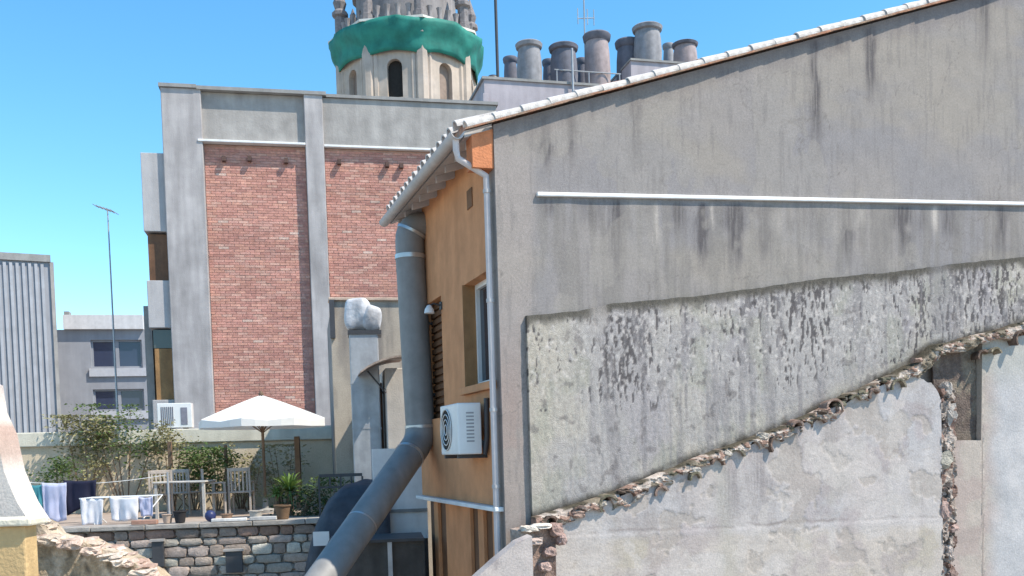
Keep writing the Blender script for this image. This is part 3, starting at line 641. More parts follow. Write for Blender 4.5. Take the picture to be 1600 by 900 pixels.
# balconies standing out on the hidden left front, seen from their end
def bal(px0, px1, py0, py1, nm, m, d0=.12, d1=3.2):
    a0, z1 = B.az(px0, py0, d0); a1, z0 = B.az(px1, py1, d0)
    return MB().box(a0, max(.05, a1) if a1 > -.02 else a1, d0, d1, z0, z1).build(nm, m, BB, bev=.015)
m_balc = mat('balcony_render', (.42, .40, .40), var=.1, scale=2, streak=.15)
bal(219, 268, 238, 362, 'balcony', m_balc); bal(229, 275, 438, 512, 'balcony', m_balc); bal(238, 290, 625, 690, 'balcony', m_balc)
MB().box(B.a(232, 400, .25), .04, .25, 3.1, B.z(250, 437), B.z(250, 363)).build('balcony_blind', m_brown, BB); bo = MB().box(B.a(244, 600, .25), .05, .25, 3.1, B.z(262, 624), B.z(262, 543)); bo.build('balcony_blind', mat('tan_blind', (.30, .165, .07), rough=.7, var=.2, streak=.25), BB)
MB().box(B.a(240, 540, .3), .04, .3, 3.0, B.z(250, 542), B.z(250, 513)).build('balcony_window', glass('dark_glass', (.05, .055, .05)), BB)
MB().box(B.a(228, 570, 1.4), B.a(240, 570, 1.4), 1.4, 3.2, GZ, B.z(232, 478, 1.4)).build('rear_wing', m_concd, BB)
MB().box(B.a(258, 220, .6), .019, .6, 2.5, B.z(258, 240, .6), B.z(258, 208, .6)).build('roof_step', m_concd, BB)

# ================================================================== TOWER
TC = on_ray(638, 120, 62); TW = thing('church_tower', 'octagonal stone bell tower wrapped in green netting above the brick building', 'tower', None, (TC.x, TC.y, GZ))
sc = 62 / F; R8 = 104 * sc * 1.02; z_b = on_ray(638, 150, 58).z; z_n0 = on_ray(638, 78, 57.6).z; z_n1 = on_ray(638, 24, 57.2).z
ph8 = R(-90 - 6 - 22.5)
m_tstone = mat('warm_tower_stone', (.47, .385, .315), var=.2, scale=.8, bump=.3, bscale=6, col2=(.42, .36, .32), streak=.12)
m_net = mat('green_netting', (.016, .15, .12), rough=.7, var=.3, scale=1.2, bump=.3, bscale=3, col2=(.022, .19, .15))
MB().lathe((TC.x, TC.y, GZ), [(R8 * .8, 0), (R8 * .8, z_b - 2 - GZ), (R8 * .8, z_n0 + .6)], 8, ph=ph8).build('drum', m_tstone, TW)
# solid faces with arched slots: built as piers between openings
zs0 = on_ray(629, 147, 57.5).z; zs1 = on_ray(629, 86, 57.5).z
for k in range(8):
    q0 = ph8 + k * math.pi / 4; q1 = q0 + math.pi / 4
    A0 = Vector((TC.x + R8 * math.cos(q0), TC.y + R8 * math.sin(q0), 0)); A1 = Vector((TC.x + R8 * math.cos(q1), TC.y + R8 * math.sin(q1), 0))
    e = (A1 - A0).normalized(); nn = Vector((math.cos((q0 + q1) / 2), math.sin((q0 + q1) / 2), 0)); Lf = (A1 - A0).length; inn = -nn * .42
    def slab(u0, u1, z0, z1, off=0.0):
        vs = [];
        for z in (z0, z1):
            for o_ in (nn * off, inn):
                for u in (u0, u1): vs.append(A0 + e * u + o_ + Vector((0, 0, z)))
        return vs
    fsb = [(0, 2, 3, 1), (4, 5, 7, 6), (0, 1, 5, 4), (2, 6, 7, 3), (0, 4, 6, 2), (1, 3, 7, 5)]
    hw = .46; mid = Lf / 2; mb = MB(); z0 = z_b - 4; z1 = z_n0 + .5
    mb.add(slab(0, mid - hw, z0, z1), fsb); mb.add(slab(mid + hw, Lf, z0, z1), fsb); mb.add(slab(mid - hw, mid + hw, z0, zs0), fsb)
    # arch head
    n = 8; pts = [(mid - hw, zs1 - hw)] + [(mid - hw * math.cos(math.pi * i / n), zs1 - hw + hw * math.sin(math.pi * i / n)) for i in range(1, n)] + [(mid + hw, zs1 - hw), (mid + hw, z1), (mid - hw, z1)]
    vs = [A0 + e * u + Vector((0, 0, z)) for u, z in pts] + [A0 + e * u + inn + Vector((0, 0, z)) for u, z in pts]; N = len(pts)
    mb.add(vs, [tuple(range(N)), tuple(range(2 * N - 1, N - 1, -1))] + [(i, i + N, (i + 1) % N + N, (i + 1) % N) for i in range(N)])
    f_ = mb.build('drum_face', m_tstone, TW)
    MB().add(slab(mid - hw, mid + hw, zs0, zs1, -.34), fsb).build('window_recess', m_dark if k == 0 else mat('recess_stone', (.26, .20, .165), var=.2, scale=2), f_)
    b = MB(); b.lathe((A0.x - .25 * math.cos(q0), A0.y - .25 * math.sin(q0), z0), [(.42, 0), (.42, z1 - z0)], 8, ph=q0); b.build('corner_pilaster', m_tstone, TW)
    b = MB(); 
    for u in (.16, .84):
        c = A0 + e * (Lf * u) - nn * .1; b.lathe((c.x, c.y, z0), [(.2, 0), (.2, z1 - z0)], 6)
    b.build('shaft', m_tstone, TW)
# netting band, flaring and slightly wrinkled
n = 160; prof = 8; vs = []; fs = []
def octr(q, Rr): t = (q - ph8) % (math.pi / 4) - math.pi / 8; return Rr * math.cos(math.pi / 8) / math.cos(t) * .4 + Rr * .57
for i in range(prof + 1):
    t = i / prof
    for k in range(n):
        q = 2 * math.pi * k / n; Rr = octr(q, R8 * (1.04 + .13 * t)) + .16 * (float(fbm(k * .32, t * 1.2, 9)) - .5) * (.5 + t) + .05 * math.sin(t * 9 + 3 * float(vn(k * .15, 1))); z = z_n0 + (z_n1 - z_n0) * t + .2 * (float(fbm(k * .14, 4, 12)) - .5) - .10 * math.cos(8 * (q - ph8))
        vs.append((TC.x + Rr * math.cos(q), TC.y + Rr * math.sin(q), z))
fs = [(i * n + k, i * n + (k + 1) % n, (i + 1) * n + (k + 1) % n, (i + 1) * n + k) for i in range(prof) for k in range(n)]
nb = MB().add(vs, fs).build('netting_band', m_net, TW, smooth=60); so2 = nb.modifiers.new('thick', 'SOLIDIFY'); so2.thickness = .06
MB().lathe((TC.x, TC.y, z_n1 - .9), [(R8 * .6, 0), (R8 * 1.08, .1), (R8 * 1.08, .55), (R8 * .6, .6)], 8, ph=ph8).build('cornice', m_tstone, TW)
pale_edge = MB().lathe((TC.x, TC.y, z_n1 - .1), [(R8 * 1.0, 0), (R8 * 1.135, .02), (R8 * 1.135, .16), (R8 * 1.0, .18)], 8, ph=ph8).build('cornice_edge', mat('pale_stone', (.6, .58, .52), var=.15, scale=2), TW)
MB().lathe((TC.x, TC.y, z_n1 - .2), [(R8 * .72, 0), (R8 * .72, 3.2), (R8 * .78, 3.25), (R8 * .78, 3.6), (R8 * .7, 3.8), (R8 * .62, 5.2), (R8 * .42, 6.6), (.4, 7.4), (.3, 8.6), (.05, 9)], 16, ph=ph8)  .build('lantern', mat('grey_lantern_stone', (.27, .25, .25), var=.3, scale=1, streak=.2), TW, smooth=35)
for k in range(8):
    q = ph8 + k * math.pi / 4; x = TC.x + R8 * .95 * math.cos(q); y = TC.y + R8 * .95 * math.sin(q)
    MB().lathe((x, y, z_n1 + .05), [(.42, 0), (.42, .5), (.34, .55), (.34, 1.5), (.5, 1.6), (.5, 1.8), (.3, 2.0), (.42, 2.4), (.2, 3.0), (.03, 3.5)], 8, ph=q).build('pinnacle', mat('sooty_stone', (.2, .18, .18), var=.3), TW, smooth=30)
    for j in range(1, 5):
        q2 = q + math.pi / 4 * j / 5; x = TC.x + R8 * .93 * math.cos(q2); y = TC.y + R8 * .93 * math.sin(q2); MB().lathe((x, y, z_n1 + .05), [(.14, 0), (.2, .2), (.12, .5), (.16, .8), (.2, .95)], 8)  .build('baluster', mat('grey_lantern_stone', (1, 1, 1)), TW, smooth=40)

# ================================================================== CHIMNEY BUILDING
DC = 27.6
C = Frame(800, 150, DC, 14)
CH = thing('chimney_building', 'pale lilac rendered building with many flue pots behind the tiled verge', 'building', C, (0, 0, GZ))
m_lilac = mat('pale_lilac_render', (.40, .36, .385), var=.12, scale=2, streak=.18, bump=.25)
ct = lambda x, y, d=0: C.az(x, y, d)
a0 = ct(757, 150)[0]; a1 = ct(1120, 100)[0]; zt = ct(820, 128)[1]
MB().box(a0, ct(985, 120)[0], 0, 4, GZ, zt).build('wall', m_lilac, CH); MB().box(ct(985, 120)[0] + .002, a1 + 1.2, -.05, 4, GZ, ct(1040, 100)[1]).build('wall', m_lilac, CH)
MB().box(a0 - .06, ct(985, 120)[0], -.05, 4.05, zt + .001, zt + .07).build('coping', m_concd, CH); MB().box(ct(985, 120)[0] - .02, a1 + 1.2, -.1, 4.05, ct(1040, 100)[1] + .001, ct(1040, 100)[1] + .06).build('coping', m_concd, CH)
MB().box(ct(752, 150)[0], ct(760, 150)[0], -.22, -.002, GZ, ct(756, 150)[1]).build('corner_pier', m_lilac, CH, bev=.01)
def rocks_top(): pass
m_pots = [mat('grey_pot', (.27, .265, .28), var=.2, scale=5, bump=.2, streak=.25), mat('dark_pot', (.15, .15, .18), var=.2, scale=5, bump=.2, streak=.25), mat('pinkish_pot', (.34, .28, .28), var=.2, scale=5, bump=.2, streak=.25)]
pots = [(797, 84, 118, 22, 1.6, 1, 'small dark pot half hidden behind the leftmost large flue pot'), (826, 62, 118, 40, .5, 0, 'leftmost large grey flue pot on the lilac building'), (857, 88, 122, 20, 1.7, 1, 'small dark pot behind, between the first two large flue pots'),
        (880, 66, 120, 44, .5, 1, 'dark grey flue pot with wide rim, second large one from the left'), (908, 86, 120, 18, 1.7, 1, 'small dark pot behind, left of the pinkish flue pot'), (932, 48, 120, 42, .5, 2, 'pinkish tapered flue pot left of the gap in the row'),
        (980, 58, 118, 38, .9, 1, 'dark flue pot just left of the tallest one'), (1011, 36, 98, 46, .4, 0, 'tallest grey flue pot of the row on the lilac building'), (1044, 63, 92, 18, 1.6, 0, 'narrow pale pot between the tallest and the rightmost flue pots'), (1070, 62, 96, 40, .5, 2, 'rightmost flue pot, low and pinkish, by the tiled verge')]
for (x, y0, y1, w, d, mi, lb) in pots:
    a, zt_ = ct(x, y0, d); zt2 = ct(x, y1, d)[1]; h = zt_ - zt2; rr = w / 2 * (DC + d) / F
    zb = (ct(1040, 100)[1] + .061) if x > 985 else (zt + .071); h = zt_ - zb - .12
    T = thing('flue_pot', 'chimney pot: ' + lb if False else lb, 'chimney pot', C, (a, d, zb), 'flue pots on the lilac building')
    MB().lathe((a, d, zb), [(rr * .92, 0), (rr * .98, h * .3), (rr * .93, h * .65), (rr * .84, h * .86)], 24).build('pot', m_pots[mi], T, smooth=40)
    MB().lathe((a, d, zb + h * .86 + .001), [(rr * .86, 0), (rr * 1.0, h * .03), (rr * 1.06, h * .11), (rr * .98, h * .135), (rr * .7, h * .135), (rr * .7, h * .06)], 24).build('rim', m_pots[1 if mi else 0], T, smooth=40)
# rails, pipe and rounded vent on that roof
RL = thing('roof_railing', 'thin grey pipe rail in front of the flue pots', 'railing', C, (ct(870, 112)[0], .1, zt + .071))
z = ct(900, 111, .1)[1]; MB().tube([(ct(868, 112)[0], .1, z), (ct(972, 112)[0], .1, z)], .018, 6).build('rail', m_galv, RL)
for x in (870, 920, 968): a = ct(x, 112, .1)[0]; MB().tube([(a, .1, zt + .07), (a, .1, z)], .018, 6).build('post', m_galv, RL)
VP_ = thing('vent_pipe', 'thin white vent pipe standing before the dark flue pot', 'pipe', C, (ct(893, 130)[0], -.12, zt - 1)); a = ct(893, 130)[0]
MB().tube([(a, -.12, zt - 1.0), (a, -.12, ct(893, 76, -.1)[1])], .035, 8).build('pipe', m_galv, VP_, smooth=50); MB().box(a - .05, a + .05, -.119, -.001, zt - .5, zt - .44).build('bracket', m_galv, VP_)
DV = thing('dome_vent', 'small dark rounded roof vent at the left corner of the lilac building', 'vent', C, (ct(770, 128, .4)[0], .4, zt + .071))
a = ct(770, 128, .4)[0]; MB().lathe((a, .4, zt + .071), [(.13, 0), (.13, .06)], 14).build('neck', m_iron, DV); MB().lathe((a, .4, zt + .131), [(.2, 0), (.19, .07), (.12, .13), (.02, .16)], 16).build('cowl', m_iron, DV, smooth=50)
# antenna masts
a = ct(778, 128, .25)[0]; MA = thing('aerial_mast', 'thin bare aerial mast between the tower and the flue pots', 'mast', C, (a, .25, zt + .071))
MB().tube([(a, .25, zt + .071), (a, .25, zt + 4)], .045, 8).build('pole', m_iron, MA, smooth=50); MB().box(a - .1, a + .1, .15, .35, zt + .072, zt + .1).build('foot', m_iron, MA)
MB().tube([(a - .5, .25, zt + 3.7), (a + .5, .25, zt + 3.7)], .015, 6).build('crossbar', m_iron, MA)
a = ct(915, 110, .9)[0]; z0 = zt + .071; A2 = thing('roof_aerial', 'small rooftop aerial with upright dipoles above the flue pots', 'aerial', C, (a, .9, z0))
MB().tube([(a, .9, z0), (a, .9, ct(915, -25, .9)[1])], .022, 6).build('pole', m_galv, A2)
zc = ct(915, 30, .9)[1]; MB().tube([(a - .22, .9, zc), (a + .32, .9, zc + .06)], .015, 6).build('boom', m_galv, A2)
for x in (-.2, .1, .3): MB().tube([(a + x, .9, zc - .16), (a + x, .9, zc + .3)], .014, 6).build('dipole', m_galv, A2)

# ================================================================== FAR LEFT BUILDINGS
S1 = Frame(82, 500, 42, 27); FS = thing('finned_building', 'grey building clad in pale vertical fins at the far left', 'building', S1, (0, 0, GZ))
zt = S1.z(40, 408); m_fin = mat('pale_fin', (.38, .385, .41), var=.12, scale=2, streak=.15); al = S1.a(-140, 500)
MB().box(al, 0, .0, 10, GZ, zt).build('wall', mat('blue_grey_cladding', (.30, .305, .33), var=.12, scale=1), FS); MB().box(al, .04, -.12, 10, zt + .001, zt + .3).build('coping', m_concd, FS)
MB().box(.001, S1.a(88, 500), -.1, 10, GZ, zt + .0).build('end_pier', m_conc, FS)
x = al + .1; k = 0
while x < -.15:
    for seg in range(1):
        za = zt - .1; MB().box(x, x + .12, -.07, -.002, GZ, za).build('fin', m_fin, FS)
    x += .24; k += 1
S2 = Frame(160, 560, 48, 12); F2 = thing('grey_office_building', 'low grey building with ribbon windows at left behind the terrace', 'building', S2, (0, 0, GZ))
s = lambda x, y, d=0: S2.az(x, y, d)
x0 = s(88, 560)[0]; x1 = s(262, 560)[0]; zt = s(160, 515)[1]; m_off = mat('office_grey', (.30, .305, .335), var=.1, scale=1, streak=.1)
wx0 = s(142, 550)[0]; wx1 = s(222, 550)[0]; za, zb = s(180, 575)[1], s(180, 531)[1]; zc_, zd = s(180, 642)[1], s(180, 608)[1]
b = MB(); b.box(x0, wx0, 0, .4, GZ, zt); b.box(wx1, x1, 0, .4, GZ, zt); b.box(wx0, wx1, 0, .4, zb, zt); b.box(wx0, wx1, 0, .4, zd, za); b.box(wx0, wx1, 0, .4, GZ, zc_); b.build('wall', m_off, F2)
MB().box(x0, x1, .41, 10, GZ, zt).build('building_core', m_off, F2)
MB().box(s(100, 500)[0], s(224, 500)[0], -.25, 10, zt + .001, s(160, 493)[1]).build('parapet', mat('off_white_band', (.62, .60, .60), var=.08, streak=.12), F2)
MB().box(s(96, 490)[0], s(104, 490)[0], .5, 1, zt + .3, s(100, 484)[1]).build('parapet_post', m_concd, F2)
for (z0, z1) in ((za, zb), (zc_, zd)):
    w = MB(); n = 2; w_ = (wx1 - wx0) / n
    for i in range(n):
        f_ = MB(); p0 = wx0 + i * w_; p1 = p0 + w_; t = .09
        f_.box(p0, p0 + t, .12, .25, z0, z1); f_.box(p1 - t, p1, .12, .25, z0, z1); f_.box(p0 + t, p1 - t, .12, .25, z0, z0 + t); f_.box(p0 + t, p1 - t, .12, .25, z1 - t, z1)
        wo_ = f_.build('window', m_off, F2); MB().box(p0 + t, p1 - t, .18, .22, z0 + t, z1 - t).build('pane', glass('blue_glass', (.03, .04, .08)), wo_)
    MB().box(wx0 - .1, wx1 + .25, -.12, .0 - .001, z0 - .42, z0 - .02).build('sill_band', mat('light_sill', (.45, .45, .48), var=.08), F2)
# tall leaning TV mast
TM = Frame(186, 640, 27, 0); b0 = Vector((0, 0, 0))
aM, zM = TM.az(184, 650); aT, zT = TM.az(168, 328)
TV = thing('television_mast', 'tall thin leaning mast with a small aerial over the grey building', 'mast', TM, (aM, 0, zM - 4))
MB().tube([(aM + (aM - aT) * .6, 0, zM - 4), (aM, 0, zM), (aT, 0, zT)], [.035, .032, .018], 8).build('pole', m_galv, TV, smooth=50)
MB().tube([(aT - .32, 0, zT + .12), (aT + .18, 0, zT - .06)], .016, 6).build('boom', m_galv, TV)
for k in range(6):
    t = k / 5; c = Vector((aT - .32 + .5 * t, 0, zT + .12 - .18 * t)); MB().tube([c + Vector((0, -.2 - .1 * t, 0)), c + Vector((0, .2 + .1 * t, 0))], .010, 5).build('element', m_galv, TV)

# ================================================================== TERRACE
T = Frame(300, 680, 21.5, 10); P_ = Frame(280, 815, 16, 6)
zp = P_.z(280, 824); ZF = zp + .02                                         # terrace floor
TH = thing('terrace_house', 'low building with a roof terrace above a rough stone wall', 'building', P_, (0, 0, GZ))
pa0 = P_.a(-120, 815); pa1 = P_.a(640, 815)
MB().box(pa0, pa1, .08, .38, GZ, zp - .02).build('parapet', mat('parapet_mortar', (.36, .315, .27), var=.25, scale=5, bump=.5), TH)
MB().box(pa0, pa1, .381, 6.4, ZF - .3, ZF).build('terrace_floor', mat('terrace_tile', (.34, .27, .22), var=.2, scale=3), TH)
par = [o for o in TH.children if o.name.startswith('parapet')][0]
rnd = random.Random(4); z = zp - .03; row = 0
hts = [.16, .13, .19, .15, .17, .14, .18, .15]
for h in hts:
    a = P_.a(60, 850) + rnd.uniform(-.2, 0); z -= h
    while a < P_.a(620, 850):
        w = rnd.uniform(.22, .5)
        g = [(.34, .28, .235), (.37, .32, .275), (.31, .25, .21), (.40, .36, .31), (.35, .285, .25), (.33, .30, .26)]
        if row == 0: g = [(.26, .17, .13), (.30, .20, .16), (.24, .19, .16)]
        if row in (2, 3): g = g + [(.44, .41, .35)] * 3
        c = rnd.choice(g); k_ = rnd.uniform(.85, 1.15); c = tuple(q * k_ for q in c)
        mb = MB(); e = .006; dj = rnd.uniform(-.03, .02)
        mb.rock((a + w / 2, .095 + dj * .5, z + h / 2), w / 2 * .98, .09, h / 2 * 1.0, c, .12); mb.build('stone', m_stone, par, smooth=35); a += w
    row += 1
for i in range(9):
    a0 = pa0 + i * (pa1 - pa0) / 9; a1 = pa0 + (i + 1) * (pa1 - pa0) / 9 - .012
    MB().box(a0, a1, -.05, .42, zp - .018, zp + .06 + rnd.uniform(-.008, .008)).build('coping_slab', mat('coping_grey', (.33, .30, .27), var=.25, scale=6, bump=.5, streak=.15), par, bev=.012)
for (x, y, w_, h_) in ((247, 866, 18, 40), (366, 878, 26, 34)):
    a, z = P_.az(x, y, -.08); q = w_ / 2 * 16 / F; hh = h_ / 2 * 16 / F
    MB().box(a - q, a + q, -.10, -.032, z - hh, z + hh).build('iron_hatch', m_iron, par, bev=.01); MB().box(a - q * 1.2, a + q * 1.2, -.13, -.03, z + hh + .001, z + hh + .04).build('hatch_lintel', m_conc, par)
# back wall with coping
BW = thing('terrace_back_wall', 'cream rendered wall with pale coping closing the back of the terrace', 'wall', T, (0, 0, ZF))
t0 = T.a(20, 690); t1 = T.a(556, 690); zw = T.z(300, 692)
wall_grid('wall_face', T, t0, t1, lambda a: ZF - 1, lambda a: zw, 0, .25, .06, lambda PX, PY, A, Z: mixc(mixc(base(PX, (.64, .56, .43)), (.52, .47, .36), sst(fbm(A * 1.2, Z * 1.6, 131), .42, .62)), (.68, .61, .49), sst(fbm(A * 2, Z * 2, 133), .55, .7)), m_plaster, BW)
MB().box(t0 - .03, t1 + .03, -.07, .32, zw + .001, T.z(300, 670)).build('coping', mat('cream_coping', (.62, .58, .48), var=.12, scale=3, streak=.15), BW, bev=.02)
# AC unit beside the brick building, on the coping
zco = T.z(300, 670); a_ = T.a(246, 650); sz = T.z(270, 630) - zco; wd = T.a(300, 650) - a_
AX = thing('air_conditioner', 'pale air conditioner unit on the terrace coping left of the parasol', 'air conditioner', T, (a_, 0, zco)); MB().box(a_, a_ + wd, -.02, .26, zco + .03, zco + sz).build('case', m_plastic, AX, bev=.012)
MB().lathe((0, 0, 0), [(.2, 0), (.2, .012)], 20)
for xx in (.12, wd - .2): MB().box(a_ + xx, a_ + xx + .08, 0, .24, zco, zco + .029).build('foot', m_iron, AX)
fg = MB()
for i in range(7): fg.box(a_ + .08 + i * .04, a_ + .10 + i * .04, -.028, -.0201, zco + .08, zco + sz - .08)
fg.build('grille', mat('ac_dark', (.12, .12, .15), bump=0), AX)
MB().box(a_ + .50, a_ + .64, -.028, -.0201, zco + .1, zco + sz - .1).build('service_panel', mat('ac_dark2', (.2, .2, .24), bump=0), AX)
# parasol
UF = Frame(408, 650, 19.3, 20); au, zu = UF.az(408, 618); hub = zu - .03; ze = UF.z(408, 658) + .02
UM = thing('parasol', 'open white canvas parasol with wooden pole on the terrace', 'parasol', UF, (au, 0, ZF))
m_canvas = mat('white_canvas', (.84, .83, .80), rough=.8, var=.05, scale=3, bump=.15, bscale=6, trans=.25)
Rr = 1.27; n = 8; vs = [(au, 0, zu)]; mrow = 6
for i in range(1, mrow + 1):
    t = i / mrow
    for k in range(n * 4):
        q = 2 * math.pi * k / (n * 4) + R(22); f_ = abs(((k % 4) / 4) * 2 - 1); sag = (1 - abs(f_)) * .05 * t
        rad = Rr * t * (1 - .06 * (1 - f_) * t); vs.append((au + rad * math.cos(q), rad * math.sin(q), zu - (zu - ze) * (t ** 1.08) - sag))
N = n * 4; fs = [(0, k + 1, (k + 1) % N + 1) for k in range(N)] + [(1 + (i - 1) * N + k, 1 + i * N + k, 1 + i * N + (k + 1) % N, 1 + (i - 1) * N + (k + 1) % N) for i in range(1, mrow) for k in range(N)]
base_i = 1 + (mrow - 1) * N; vv = [(x, y, z - .13 - .02 * math.cos(k * math.pi / 2)) for k, (x, y, z) in enumerate(vs[base_i:])]
cn = MB().add(vs, fs).build('canopy', m_canvas, UM, smooth=30)
rim = vs[base_i:]; MB().add(rim + vv, [(k, k + N, (k + 1) % N + N, (k + 1) % N) for k in range(N)]).build('valance', m_canvas, cn)
MB().tube([(au, 0, ZF), (au, 0, zu + .03)], .03, 10).build('pole', m_wood, UM, smooth=50); MB().lathe((au, 0, zu + .01), [(.05, 0), (.05, .03), (.02, .07), (.005, .09)], 10).build('finial', m_wood, UM, smooth=50)
MB().lathe((au, 0, ZF), [(.26, 0), (.26, .06), (.06, .09), (.05, .3)], 16).build('base', m_concd, UM, smooth=40)
for k in range(n):
    q = 2 * math.pi * k / n + R(22); MB().tube([(au + Rr * t * math.cos(q), Rr * t * math.sin(q), zu - (zu - ze) * t ** 1.08 + .004) for t in (.03, .2, .4, .6, .8, 1)], .007, 5).build('seam', m_canvas, cn)
    MB().tube([(au, 0, zu - .06), (au + Rr * .97 * math.cos(q), Rr * .97 * math.sin(q), ze - .02)], .012, 6).build('rib', m_wood, UM)
    MB().tube([(au, 0, zu - .75), (au + Rr * .5 * math.cos(q), Rr * .5 * math.sin(q), (zu + ze) / 2 - .05)], .010, 6).build('strut', m_wood, UM)

# wooden posts on the terrace
for (x, y0, D, w, lb) in ((464, 682, 20.6, .055, 'thick brown timber post right of the parasol pole'), (352, 695, 20.4, .03, 'dark thin post among plants left of the parasol pole'), (265, 690, 20.6, .04, 'brown timber post behind the chairs near the vine')):
    p = on_ray(x, y0, D); o = MB().box(-w, w, -w, w, 0, p.z - ZF).build('timber_post', m_wood, None, bev=.008, org=(0, 0, 0)); o.location = (p.x, p.y, ZF); o['label'] = lb; o['category'] = 'post'; o['group'] = 'posts on the terrace'

# ------------------------------------------------------------------ plants
m_leafs = [mat('leaf_green', (.10, .15, .045), rough=.5, var=.35, scale=9, bump=0, trans=.25), mat('leaf_dry', (.26, .24, .12), rough=.6, var=.35, scale=9, bump=0, trans=.2), mat('leaf_bright', (.16, .24, .06), rough=.5, var=.3, scale=9, bump=0, trans=.25), mat('leaf_dark', (.05, .08, .03), rough=.5, var=.3, scale=9, bump=0, trans=.2)]
def leaves(mb, pts, size, rnd, droop=.3):
    for p in pts:
        q = rnd.uniform(0, 2 * math.pi); e = Vector((math.cos(q), math.sin(q), rnd.uniform(-droop - .3, .5))).normalized(); L = size * rnd.uniform(.6, 1.3); s = e.cross(Vector((rnd.uniform(-1, 1), rnd.uniform(-1, 1), 1))).normalized() * L * .3
        p = Vector(p); mid = p + e * L * .5; mb.add([p, mid + s, p + e * L + Vector((0, 0, -L * .15)), mid - s], [(0, 1, 2, 3)])
def blob_plant(name, lb, cx, cz_top, cz_bot, D, wpx, nleaf, size, m, seed, stems=5, cat='plant', zbase=None, lean=0, group=None):
    rnd = random.Random(seed); top = on_ray(cx, cz_top, D); bot = on_ray(cx, cz_bot, D); wr = wpx / 2 * D / F; zb = ZF if zbase is None else zbase
    o = thing(name, lb, cat, None, (top.x, top.y, zb), group); mb = MB(); st = MB(); cl = []
    for i in range(9 + stems):
        cl.append((rnd.uniform(-1, 1) * wr * .75, rnd.uniform(-.5, .5) * wr, bot.z + (top.z - bot.z) * rnd.random() ** .8, rnd.uniform(.22, .5) * wr + .05))
    for i in range(nleaf):
        c = cl[int(rnd.random() * len(cl))]; v = Vector((rnd.gauss(0, 1), rnd.gauss(0, 1), rnd.gauss(0, 1) * .8)) * c[3] * .55
        leaves(mb, [(top.x + c[0] + v.x, top.y + c[1] + v.y, min(top.z, c[2] + v.z))], size, rnd)
    mb.build('foliage', m, o)
    for c in cl[:stems + 4]:
        st.tube([(top.x + c[0] * .15, top.y + c[1] * .15, zb), (top.x + c[0] * .6, top.y + c[1] * .5, (zb + c[2]) / 2), (top.x + c[0], top.y + c[1], c[2])], [.012, .009, .004], 5)
    st.build('stem', m_wood, o); return o
blob_plant('climbing_vine', 'straggly pale climbing vine at the left of the terrace wall', 128, 650, 745, 21.0, 110, 2600, .085, m_leafs[1], 3, 7)
blob_plant('climbing_vine', 'green leafy vine spilling over the coping before the grey building', 190, 632, 720, 21.1, 130, 2000, .08, m_leafs[0], 8, 7)
blob_plant('climbing_vine', 'sparse drooping vine over the wall below the air conditioner', 265, 655, 770, 20.8, 90, 1300, .08, m_leafs[1], 12, 6)
blob_plant('shrub', 'dark green low shrub on the terrace below the parasol left rim', 335, 700, 765, 20.5, 80, 1200, .085, m_leafs[0], 17, 5)
blob_plant('shrub', 'thin dry shrub just left of the parasol pole', 385, 715, 790, 19.9, 60, 350, .07, m_leafs[1], 23, 5)
blob_plant('shrub', 'small green shrub hanging over the washing at the left wall', 88, 715, 760, 20.2, 70, 900, .07, m_leafs[0], 29, 4)
blob_plant('climbing_vine', 'leafy green creeper on the wall behind the pale chairs', 300, 690, 770, 21.0, 90, 1300, .08, m_leafs[0], 61, 6)
blob_plant('climbing_vine', 'yellowish creeper on the wall just right of the parasol pole', 440, 695, 770, 21.0, 70, 800, .075, m_leafs[1], 67, 6)
blob_plant('shrub', 'low green shrub on the terrace right of the palm bush by the iron rail', 520, 745, 800, 18.6, 80, 900, .075, m_leafs[0], 71, 5)
blob_plant('climbing_vine', 'thin dry creeper on the wall under the left rim of the parasol', 372, 690, 760, 21.0, 70, 700, .07, m_leafs[1], 73, 6)
def palm(lb, cx, cy, D, n, L, m, seed):
    rnd = random.Random(seed); c = on_ray(cx, cy, D); o = thing('palm_bush', lb, 'plant', None, (c.x, c.y, ZF)); mb = MB()
    for i in range(n):
        q = rnd.uniform(0, 2 * math.pi); el = rnd.uniform(.1, 1.35); l = L * rnd.uniform(.65, 1.1); h = Vector((math.cos(q), math.sin(q), 0)); w = .028 * rnd.uniform(.7, 1.3); s = Vector((-h.y, h.x, 0)); ps = []
        for k in range(5):
            t = k / 4; ps.append(c + Vector((0, 0, rnd.uniform(-.1, .1) * 0 + 0)) + h * l * t * math.cos(el) + Vector((0, 0, l * t * math.sin(el) - .45 * l * t * t)))
        vs = []
        for k, p in enumerate(ps): ww = w * (1 - abs(k / 4 - .35) / .75); vs += [p + s * max(ww, .002), p - s * max(ww, .002)]
        mb.add(vs, [(2 * k, 2 * k + 1, 2 * k + 3, 2 * k + 2) for k in range(4)])
    mb.build('fronds', m, o); MB().tube([(c.x, c.y, ZF), (c.x + .02, c.y, c.z)], [.07, .05], 8).build('trunk', m_wood, o); return o
palm('bright green spiky palm bush beside the dark covered heap', 452, 768, 18.2, 110, .72, m_leafs[2], 5)
palm('smaller yellow-green spiky plant left of the bright palm bush', 432, 775, 18.0, 45, .42, m_leafs[2], 6)
blob_plant('potted_shrub', 'dark bushy plant at the foot of the palm bush', 470, 760, 815, 17.8, 80, 650, .07, m_leafs[3], 41, 5)

